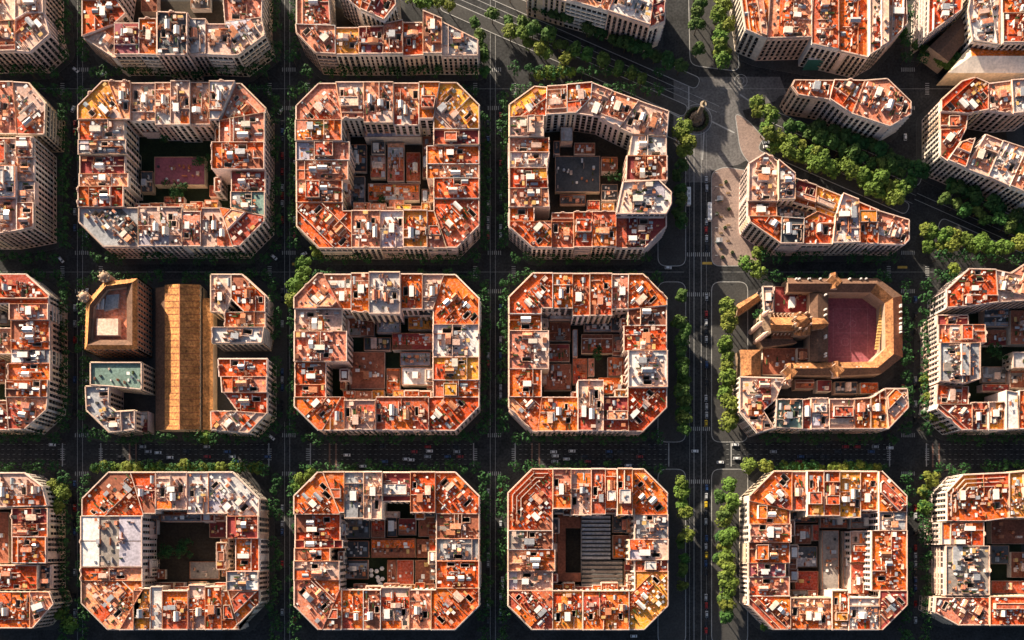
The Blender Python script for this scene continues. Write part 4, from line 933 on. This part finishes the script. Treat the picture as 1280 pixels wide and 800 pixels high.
# ---------------------------------------------------------------- trees
def crown_mesh(seed, r, dens, mat, nm='crown'):
    rng = random.Random(seed); mb = MB(); nc = int(11 * dens ** .5) + 3
    for c in range(nc):
        a = rng.uniform(0, 6.28); q = r * .72 * math.sqrt(rng.random()); cx, cy = q * math.cos(a), q * math.sin(a); cz = 7.2 + (1 - (q / r) ** 2) * 2.6 * rng.uniform(.5, 1.1) ; cr = r * rng.uniform(.30, .46)
        for _ in range(int(46 * dens)):
            u = rng.uniform(-.35, 1); ph = rng.uniform(0, 6.28); k = math.sqrt(max(0, 1 - u * u)); rr = cr * rng.uniform(.75, 1.05)
            p = Vector((cx + rr * k * math.cos(ph), cy + rr * k * math.sin(ph), cz + rr * .85 * u))
            n = Vector((k * math.cos(ph) + rng.uniform(-.5, .5), k * math.sin(ph) + rng.uniform(-.5, .5), u + rng.uniform(-.2, .7))).normalized()
            t = n.orthogonal().normalized(); b = n.cross(t); sz = rng.uniform(.28, .55) * r / 4
            mb.face([tuple(p - t * sz - b * sz * .6), tuple(p + t * sz - b * sz * .6), tuple(p + t * sz * .6 + b * sz), tuple(p - t * sz * .6 + b * sz)], mat)
    return mb
def proto_tree(seed, r, mat, dens=1.0):
    root = empty('plane_tree', 0, 0); rng = random.Random(seed)
    mt = MB(); mt.cyl(0, 0, .28, .17, 0, 6, 7, 'bark')
    for k in range(5):
        a = k * 1.257 + rng.uniform(-.3, .3); q = r * .55; x, y = math.cos(a), math.sin(a)
        mt.face([(x * .1 - y * .1, y * .1 + x * .1, 4.4), (x * .1 + y * .1, y * .1 - x * .1, 4.4), (x * q + y * .04, y * q - x * .04, 8.2), (x * q - y * .04, y * q + x * .04, 8.2)], 'bark')
        mt.face([(x * .1, y * .1, 4.3), (x * .1, y * .1, 4.6), (x * q, y * q, 8.3), (x * q, y * q, 8.15)], 'bark')
    mt.build('trunk', root); crown_mesh(seed, r, dens, mat).build('crown', root); return root
PR = {k: [proto_tree(i * 13 + j, 4.0, k) for j in range(4)] for i, k in enumerate(('crown_shaded', 'crown_mid', 'crown_sunlit', 'crown_autumn'))}
TREES = []   # (priority, x, y, radius px, kind, label, group)
trng = random.Random(77)
def row(x0, y0, x1, y1, step, kind, label, group, pr=1, r=(6.5, 9), jit=2.0, gap=.08):
    L = math.hypot(x1 - x0, y1 - y0); n = int(L / step)
    for i in range(n + 1):
        if trng.random() < gap: continue
        t = i / max(1, n); x, y = x0 + (x1 - x0) * t + trng.uniform(-jit, jit), y0 + (y1 - y0) * t + trng.uniform(-jit, jit)
        if -15 < x < 1295 and -15 < y < 815: TREES.append((pr, x, y, trng.uniform(*r), kind, label, group))
# avenue
row(905, 392, 905, 532, 10, 'crown_sunlit', 'bright plane tree on the avenue pavement beside the church', 'sunlit avenue trees beside the church', 0, (8, 11), 4)
row(903, 612, 905, 780, 10, 'crown_sunlit', 'bright plane tree, right pavement, bottom of the avenue', 'sunlit avenue trees at bottom right', 0, (8.5, 11), 4)
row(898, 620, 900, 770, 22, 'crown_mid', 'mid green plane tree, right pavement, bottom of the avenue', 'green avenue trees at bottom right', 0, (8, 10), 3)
row(849, 603, 852, 668, 9, 'crown_sunlit', 'bright plane tree, left avenue pavement under the bottom crossing', 'sunlit trees on left avenue pavement', 0, (8, 10), 4)
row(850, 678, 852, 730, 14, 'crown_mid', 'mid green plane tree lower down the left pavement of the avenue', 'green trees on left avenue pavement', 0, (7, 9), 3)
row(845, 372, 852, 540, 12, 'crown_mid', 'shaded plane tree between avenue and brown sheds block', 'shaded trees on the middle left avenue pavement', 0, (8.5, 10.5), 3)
row(845, 215, 846, 300, 13, 'crown_shaded', 'dark plane tree between the avenue and the playground block', 'dark trees on the upper left avenue pavement', 0, (7, 9), 3)
row(846, 172, 856, 200, 8, 'crown_sunlit', 'bright bushy tree at the playground block corner near the monument', 'bright trees near the monument left side', 0, (9, 11), 4)
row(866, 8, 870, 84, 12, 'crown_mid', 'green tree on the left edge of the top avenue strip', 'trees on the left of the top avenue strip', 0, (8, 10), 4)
row(898, 2, 898, 88, 9, 'crown_sunlit', 'bright tree on the right edge of the top avenue strip', 'trees on the right of the top avenue strip', 0, (9, 11), 5)
row(938, 140, 960, 158, 8, 'crown_sunlit', 'bright tree at the tip of the plaza beside the small slanted block', 'bright trees at plaza tip', 0, (9, 11), 4)
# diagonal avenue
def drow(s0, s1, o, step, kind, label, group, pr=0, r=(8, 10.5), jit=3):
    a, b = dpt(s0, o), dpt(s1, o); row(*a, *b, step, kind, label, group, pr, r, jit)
drow(-90, 96, 13, 10, 'crown_sunlit', 'sunlit tree in dense diagonal row above wedge block', 'sunlit diagonal trees above the wedge block')
drow(-75, 92, 24, 10, 'crown_sunlit', 'yellow-green tree hugging the wedge block diagonal edge', 'yellow-green trees against the wedge block')
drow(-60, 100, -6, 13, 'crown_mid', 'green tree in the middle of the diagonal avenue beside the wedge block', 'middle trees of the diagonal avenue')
drow(-30, 110, -20, 10, 'crown_shaded', 'dark shaded tree below the small slanted block', 'dark trees below the small slanted block')
drow(150, 290, -16, 10, 'crown_shaded', 'dark tree below striped facades, right end of diagonal', 'dark trees below the striped facades')
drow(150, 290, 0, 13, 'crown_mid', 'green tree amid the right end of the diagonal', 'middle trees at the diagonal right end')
row(1150, 296, 1258, 318, 9, 'crown_sunlit', 'bright tree in the bushy strip above the right edge block', 'bright bushy strip at the right', 0, (8.5, 11), 5)
row(1152, 310, 1235, 322, 12, 'crown_sunlit', 'bright tree, lower edge of the bushy strip at right', 'lower trees of the bushy strip', 0, (8, 10), 4)
drow(-440, -215, -18, 15, 'crown_shaded', 'dark tree under the slanted top-centre facade', 'dark trees under the slanted block')
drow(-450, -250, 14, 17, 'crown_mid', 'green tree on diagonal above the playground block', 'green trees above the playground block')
row(640, 48, 700, 85, 11, 'crown_sunlit', 'sunlit tree by the top centre crossing of the diagonal', 'sunlit trees by the top crossing', 0, (7.5, 9.5), 5)
row(505, 8, 560, 20, 10, 'crown_sunlit', 'bright tree above the slanted end of the top edge block', 'bright trees above the top edge block', 0, (7, 9), 4)
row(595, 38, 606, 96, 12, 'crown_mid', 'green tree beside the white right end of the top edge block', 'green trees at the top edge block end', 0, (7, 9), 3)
row(672, 103, 712, 99, 9, 'crown_sunlit', 'bright tree peeping over the playground block top edge', 'bright trees over the playground block', 0, (6, 8), 2)
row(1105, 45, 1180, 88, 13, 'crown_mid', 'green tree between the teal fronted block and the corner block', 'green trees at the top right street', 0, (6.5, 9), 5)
row(1164, 82, 1178, 92, 8, 'crown_sunlit', 'light green tree below the long brown diagonal roof', 'light trees below the brown diagonal roof', 0, (7, 9), 3)
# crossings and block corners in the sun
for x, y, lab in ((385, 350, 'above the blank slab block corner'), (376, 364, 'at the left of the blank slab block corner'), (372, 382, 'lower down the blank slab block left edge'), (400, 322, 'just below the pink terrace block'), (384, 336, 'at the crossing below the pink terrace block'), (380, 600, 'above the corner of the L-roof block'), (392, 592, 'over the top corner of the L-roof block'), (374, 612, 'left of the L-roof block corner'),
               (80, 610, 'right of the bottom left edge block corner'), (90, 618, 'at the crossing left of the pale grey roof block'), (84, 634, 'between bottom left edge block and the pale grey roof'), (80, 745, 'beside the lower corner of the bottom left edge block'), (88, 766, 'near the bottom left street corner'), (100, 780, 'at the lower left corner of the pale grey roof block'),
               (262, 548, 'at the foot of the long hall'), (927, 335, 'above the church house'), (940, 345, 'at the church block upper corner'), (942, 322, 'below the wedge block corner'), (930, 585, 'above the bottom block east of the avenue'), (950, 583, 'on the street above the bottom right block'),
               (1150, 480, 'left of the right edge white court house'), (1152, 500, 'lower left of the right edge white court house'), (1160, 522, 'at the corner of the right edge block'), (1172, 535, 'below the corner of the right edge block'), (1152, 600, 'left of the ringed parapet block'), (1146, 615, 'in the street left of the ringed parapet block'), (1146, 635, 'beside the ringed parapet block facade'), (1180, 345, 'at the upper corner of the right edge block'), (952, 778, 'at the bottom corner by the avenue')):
    TREES.append((0, x, y, trng.uniform(8, 10.5), 'crown_sunlit', 'bright green tree ' + lab, None))
row(430, 590, 1, 1, 900, 'crown_sunlit', 'x', 'x') if 0 else None
for a, b, nm in ((125, 330, 'the pale grey roof block'), (955, 1100, 'the bottom avenue-side block')): row(a, 586, b, 586, 11, 'crown_sunlit', 'sunlit tree along top edge of ' + nm, 'tree row above ' + nm, 0, (6, 8), 2)
# shaded street trees
VN = ['leftmost street', 'second street from left', 'third street from left', 'rightmost street']
for gi, gx in enumerate(GX + [1136]):
    for yi, (a, b) in enumerate(((-5, 82), (130, 312), (362, 538), (600, 800))):
        if gi == 3 and yi == 1: continue
        rn = ['top edge', 'upper', 'middle', 'bottom'][yi]
        for sd_, o in (('left', -12), ('right', 12)):
            if gx == 618 and yi == 0: continue
            row(gx + o, a, gx + o, b, 15, 'crown_shaded', 'dark tree, %s side of %s, %s stretch' % (sd_, VN[gi], rn), '%s %s street trees %d' % (rn, sd_, gi), 2 if gi in (0, 3) else 1, (8, 10.5), 2.5)
HN = ['left edge', 'second', 'third', 'fourth', 'avenue side', 'right edge']
for yi, gy in enumerate(GY):
    for xi, (a, b) in enumerate(((-5, 78), (128, 336), (386, 594), (644, 820), (950, 1105), (1165, 1290))):
        if yi == 0 and xi > 3: continue
        for sd_, o in (('upper', -12), ('lower', 12)):
            if yi == 2 and sd_ == 'upper': o = -19
            if yi == 2 and sd_ == 'lower': o = 18
            row(a, gy + o, b, gy + o, 15, 'crown_shaded', 'dark tree, %s side of %s horizontal street, %s stretch' % (sd_, ['top', 'middle', 'bottom'][yi], HN[xi]), '%s trees of horizontal street %d %d' % (sd_, yi, xi), 2 if sd_ == 'lower' else 3, (8, 10), 2.5)
for (x, y, n, lab) in ((225, 172, 6, 'garden tree in the dark court above the maroon roof'), (262, 210, 6, 'garden tree right of the maroon courtyard roof'), (228, 242, 7, 'garden tree below the maroon courtyard roof'), (225, 684, 16, 'garden tree in the dark garden court'), (745, 448, 3, 'small tree in the green well among brown sheds'), (770, 225, 4, 'garden tree at the right end of the dark playground'), (478, 256, 2, 'small courtyard tree below the pink terraces'), (1245, 445, 7, 'court tree by the open white court house')):
    for i in range(n): TREES.append((0, x + trng.uniform(-20, 20) * (n > 3), y + trng.uniform(-9, 9), trng.uniform(5, 7.5), 'crown_shaded' if i % 3 else 'crown_mid', lab, lab + 's'))
TREES.append((0, 942, 402, 10, 'crown_autumn', 'olive and orange tree in front of the church west front', None))
TREES.sort(key=lambda t: t[0])
solo = TREES[:300]; rest = TREES[300:]
used = set(); k0 = CAM_H / FPX
def numbered(items, get, put, xy, what):
    by = {}
    for it in items: by.setdefault(get(it), []).append(it)
    for lab, l in by.items():
        if len(l) < 2: continue
        xs = [xy(t)[0] for t in l]; ys = [xy(t)[1] for t in l]; v = max(ys) - min(ys) > max(xs) - min(xs); l.sort(key=lambda t: xy(t)[1 if v else 0])
        for i, t in enumerate(l): put(t, lab + ', %s from %s' % (ORD[i] if i < len(ORD) else '%dth' % (i + 1), 'top' if v else 'left'))
TL = {id(t): t[5] for t in TREES}
numbered(solo, lambda t: TL[id(t)], lambda t, l: TL.__setitem__(id(t), l), lambda t: (t[1], t[2]), 'tree')
for i, (pr, x, y, r, kind, lab, grp) in enumerate(solo):
    src = PR[kind][i % 4]; wx, wy = W(x, y, 0)
    if id(src) in used: o = copy_tree(src)
    else: o = src; used.add(id(src))
    s = r * 1.1 * k0 / 4.0; o.location = (wx, wy, .1); o.scale = (s, s, s * trng.uniform(.85, 1.05)); o.rotation_euler.z = trng.uniform(0, 6.28)
    tag(o, TL[id(solo[i])], 'tree', grp or 'single street trees')
for l in PR.values():
    for p in l:
        if id(p) not in used:
            for ch in list(p.children): bpy.data.objects.remove(ch)
            bpy.data.objects.remove(p)
fm = MB(); low_c = [crown_mesh(900 + i, 4.0, .3, 'crown_shaded') for i in range(4)]
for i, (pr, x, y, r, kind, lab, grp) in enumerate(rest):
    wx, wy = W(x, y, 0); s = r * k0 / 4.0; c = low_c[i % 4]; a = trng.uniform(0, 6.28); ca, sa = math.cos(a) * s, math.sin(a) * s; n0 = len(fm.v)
    fm.v += [(wx + px * ca - py * sa, wy + px * sa + py * ca, pz * s) for px, py, pz in c.v]; fm.f += [tuple(n0 + q for q in f) for f in c.f]; fm.m += [fm.mi('crown_shaded')] * len(c.f)
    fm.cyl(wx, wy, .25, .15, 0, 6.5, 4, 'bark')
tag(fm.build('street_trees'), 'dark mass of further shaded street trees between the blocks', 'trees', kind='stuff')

# ---------------------------------------------------------------- vehicles
def proto_car(paint, bus=False):
    root = empty('city_bus' if bus else 'parked_car', 0, 0); mb = MB(); fr = lambda s, t: (s, t)
    L, Wd = (11.5, 2.5) if bus else (4.3, 1.8); a, b = L / 2, Wd / 2
    body = [(-a, .35), (-a, .85 if not bus else 3.0), (-a + .2, .95 if not bus else 3.1), (a * .55 if not bus else a - .2, .95 if not bus else 3.1), (a, .75 if not bus else 2.9), (a, .35)]
    for y in (-b, b): mb.face([(x, y, z) for x, z in (body if y > 0 else body[::-1])], paint)
    for (p, q) in zip(body, body[1:] + body[:1]): mb.face([(p[0], -b, p[1]), (p[0], b, p[1]), (q[0], b, q[1]), (q[0], -b, q[1])][::-1], paint)
    if not bus: mb.gable(fr, -1.35, .75, -.68, .68, .95, 1.42, 1.46, paint, paint, 's')
    else:
        for x in (-3.5, 0, 3): mb.box(fr, x - .8, x + .8, -.7, .7, 3.1, 3.35, 'car_silver')
    mb.build('body', root); mg = MB()
    if not bus:
        mg.face([(.78, -.7, 1.4), (1.35, -.75, .96), (1.35, .75, .96), (.78, .7, 1.4)][::1], 'pane'); mg.face([(-1.38, .7, 1.4), (-1.95, .75, .96), (-1.95, -.75, .96), (-1.38, -.7, 1.4)], 'pane')
        for y in (-1, 1): mg.face([(-1.35, y * .69, 1.4), (.75, y * .69, 1.4), (1.3, y * .8, .96), (-1.9, y * .8, .96)][::-y], 'pane')
    else:
        for y in (-1, 1): mg.face([(-a + .3, y * (b + .01), 1.6), (a - .3, y * (b + .01), 1.6), (a - .3, y * (b + .01), 2.6), (-a + .3, y * (b + .01), 2.6)][::-y], 'pane')
        mg.face([(a + .01, -b + .2, 1.3), (a + .01, b - .2, 1.3), (a + .01, b - .2, 2.6), (a + .01, -b + .2, 2.6)], 'pane')
    mg.build('window', root); wh = None
    for x in (-a * .62, a * .62):
        for y in (-b + .1, b - .1):
            if wh is None:
                mw_ = MB(); n = 10; rr = .33 if not bus else .5
                c0 = [(rr * math.cos(6.283 * i / n), -.11, rr + rr * math.sin(6.283 * i / n)) for i in range(n)]; c1 = [(p[0], .11, p[2]) for p in c0]
                for i in range(n): j = (i + 1) % n; mw_.face([c0[i], c0[j], c1[j], c1[i]], 'tyre')
                mw_.face(c0[::-1], 'tyre'); mw_.face(c1, 'tyre'); wh = mw_.build('wheel', root); wh.location = (x, y, 0)
            else: w2 = wh.copy(); COL.objects.link(w2); w2.location = (x, y, 0)
    return root
CARP = {}; PLACED = []; CHECK = [False]
WORD = {'car_white': 'white', 'car_silver': 'silver', 'car_black': 'black', 'car_red': 'dark red', 'car_blue': 'dark blue', 'taxi_yellow': 'black-and-yellow'}
crng = random.Random(11)
def car(x, y, ang, paint, label, group, bus=False):
    if CHECK[0] and any(abs(x - a_) < (10.5 if ang == 0 else 5) and abs(y - b_) < (5 if ang == 0 else 10) for a_, b_ in PLACED): return
    PLACED.append((x, y)); key = (paint, bus)
    if key not in CARP: CARP[key] = o = proto_car(paint, bus)
    else: o = copy_tree(CARP[key])
    wx, wy = W(x, y, 0); o.location = (wx, wy, .01); o.rotation_euler.z = R(ang); tag(o, label, 'bus' if bus else 'car', group)
    if not bus: o.name = 'car'
SEEN = [(198, 566, 'left on the four-lane street under the long hall'), (213, 572, 'lower lane under the long hall'), (66, 556, 'at the far left of the four-lane street'), (454, 583, 'in the lowest lane above the L-roof block'), (508, 574, 'in the middle lanes above the L-roof block'), (514, 575, 'just behind another car above the L-roof block'), (537, 564, 'in the upper lane above the L-roof block'),
        (434, 569, 'at the crosswalk above the L-roof block'), (692, 565, 'near the crosswalk above the striped shed block'), (694, 570, 'second lane above the striped shed block'), (715, 564, 'upper lane above the striped shed block'), (708, 574, 'lower lane above the striped shed block'), (785, 582, 'right end of street above the striped shed block'), (868.5, 564, 'crossing the avenue centre line'),
        (900, 578, 'turning off the avenue at lower right'), (919, 556, 'upper of two at the pale crossing right of the avenue'), (921, 573, 'lower of two at the pale crossing right of the avenue'), (1112, 560, 'in the street below the row of flats'), (792, 795, 'at the very bottom, middle of the photo'), (628, 725, 'upper of two in the street left of the striped shed block'), (628, 733, 'lower of two in the street left of the striped shed block')]
for x, y, l in SEEN: car(x, y, 0 if not 620 < x < 640 else 90, 'car_white', 'small white car ' + l, 'white cars in the streets')
for x, y, a, l in ((380, 318, 25, 'white car at the corner below the pink terrace block'), (343, 322, -40, 'white car turning at the crossing below the maroon court block'), (95, 88, -40, 'white car at the crossing below the top left corner block'), (130, 93, 30, 'white car at the crossing corner above the maroon court block'), (92, 137, 70, 'white car near the top left crossing lower side'), (351, 140, 60, 'white car in the street between maroon and pink court blocks'), (77, 325, -50, 'white car at the crossing below the tall pale slab'), (340, 547, -40, 'white car at the corner below the flats right of the hall'), (1131, 172, 90, 'white van-like car right of the small slanted block'), (958, 184, 0, 'white car under trees at the plaza tip'), (957, 179, 10, 'silver car under trees at the plaza tip'), (876, 140, 90, 'white car beside the monument'), (835, 335, 0, 'white car at the crossing left of the avenue')):
    car(x, y, a, 'car_silver' if 'silver' in l else 'car_white', l, 'single cars at the crossings')
for x, y, l in ((860, 247, 'long white bus on the avenue beside the playground block'), (886, 266, 'long white bus on the avenue beside the beige plaza')): car(x, y, 90, 'car_white', l, 'white buses on the avenue', True)
CHECK[0] = True
for (x, y0, y1, nm) in ((882.5, 372, 530, 'the church'), (882.5, 225, 318, 'the beige plaza'), (882.5, 610, 790, 'the bottom right block')):
    y = y0
    while y < y1:
        if crng.random() < .62:
            p = crng.choice(['car_silver', 'car_black', 'car_black', 'car_blue', 'car_silver', 'taxi_yellow', 'car_red']); car(x + crng.uniform(-.6, .6), y, 90, p, '%s car in the avenue right lane alongside %s' % (WORD[p], nm), '%s cars beside %s' % (WORD[p], nm))
        y += 10.5
for gi, gx in enumerate(GX + [1136]):
    for sd_, o in (('left', -7.8), ('right', 7.8)):
        for yi, (a, b) in enumerate(((135, 305), (365, 530), (605, 790))):
            if gi == 3 and yi == 0: continue
            y = a
            while y < b:
                if crng.random() < .42:
                    p = crng.choice(['car_silver', 'car_black', 'car_black', 'car_blue', 'car_red', 'car_silver'])
                    rn = ['upper', 'middle', 'bottom'][yi]
                    car(gx + o, y, 90, p, '%s parked car, %s side of %s, %s stretch' % (WORD[p], sd_, VN[gi], rn), '%s parked cars %s %s %d' % (WORD[p], sd_, rn, gi))
                y += 10
for (a, b, nm) in ((130, 335, 'the long hall'), (430, 590, 'the blank slab block'), (680, 830, 'the block of brown sheds'), (950, 1100, 'the row of flats')):
    for k in range(15):
        x = crng.uniform(a, b); ln = crng.randrange(4); p = crng.choice(['car_black', 'car_blue', 'car_silver', 'car_red'])
        car(x, 558.6 + ln * 6.2, 0, p, '%s car, lane %s of four-lane street below %s' % (WORD[p], ['one', 'two', 'three', 'four'][ln], nm), '%s lane %d cars below %s' % (WORD[p], ln, nm))

cars = [o for o in bpy.data.objects if o.get('category') == 'car']
numbered(cars, lambda o: o['label'], lambda o, l: o.__setitem__('label', l), lambda o: (o.location.x, -o.location.y), 'car')

# ---------------------------------------------------------------- plaza furniture
def furn(name, cat, label, pts, build, group):
    src = None
    pts = sorted(pts, key=lambda p: p[1])
    for i, (x, y) in enumerate(pts):
        if src is None: src = o = build(name)
        else: o = copy_tree(src)
        wx, wy = W(x, y, 0); o.location = (wx, wy, .165); tag(o, label + ', %s from top' % ORD[i], cat, group)
def lamp(name):
    r = empty(name, 0, 0); mb = MB(); mb.cyl(0, 0, .14, .09, 0, 7, 6, 'dark'); mb.build('post', r); mb = MB(); mb.box(lambda s, t: (s, t), -.9, .9, -.12, .12, 7, 7.15, 'metal'); mb.build('lamp_arm', r); return r
def bench(name):
    r = empty(name, 0, 0); mb = MB(); mb.box(lambda s, t: (s, t), -1.2, 1.2, -.3, .3, .4, .48, 'ochre'); mb.build('seat', r)
    for x in (-1, 1): mb = MB(); mb.box(lambda s, t: (s, t), x - .08, x + .08, -.25, .25, 0, .4, 'dark'); mb.build('leg', r)
    mb = MB(); mb.box(lambda s, t: (s, t), -1.2, 1.2, .3, .36, .5, .95, 'ochre'); mb.build('backrest', r); return r
def kiosk(name):
    r = empty(name, 0, 0); mb = MB(); mb.box(lambda s, t: (s, t), -1.6, 1.6, -1.1, 1.1, 0, 2.6, 'teal'); mb.build('booth', r); mb = MB(); mb.gable(lambda s, t: (s, t), -2, 2, -1.5, 1.5, 2.6, 2.7, 3.2, 'dark', 'metal'); mb.build('roof', r); return r
def planter(name):
    r = empty(name, 0, 0); mb = MB(); mb.cyl(0, 0, 1.3, 1.4, 0, .6, 10, 'stone'); mb.build('tub', r); mb = MB()
    for a in range(6): mb.cyl(.6 * math.cos(a), .6 * math.sin(a), .7, .35, .6, 1.5 + .1 * a, 6, 'hedge')
    mb.build('shrub', r); return r
furn('street_lamp', 'street lamp', 'street lamp on the plaza kerb by the avenue', [(892, 222 + i * 17) for i in range(7)], lamp, 'street lamps on the plaza')
furn('bench', 'bench', 'wooden bench on the beige plaza', [(901 + (i % 2) * 9, 232 + i * 10) for i in range(9)], bench, 'benches on the plaza')
furn('kiosk', 'kiosk', 'small dark green kiosk on the beige plaza', [(899, 250), (898, 302)], kiosk, 'kiosks')
furn('planter', 'planter', 'round shrub planter on the beige plaza', [(907, 228), (911, 262), (906, 285), (915, 316), (903, 322), (896, 268)], planter, 'round planters')
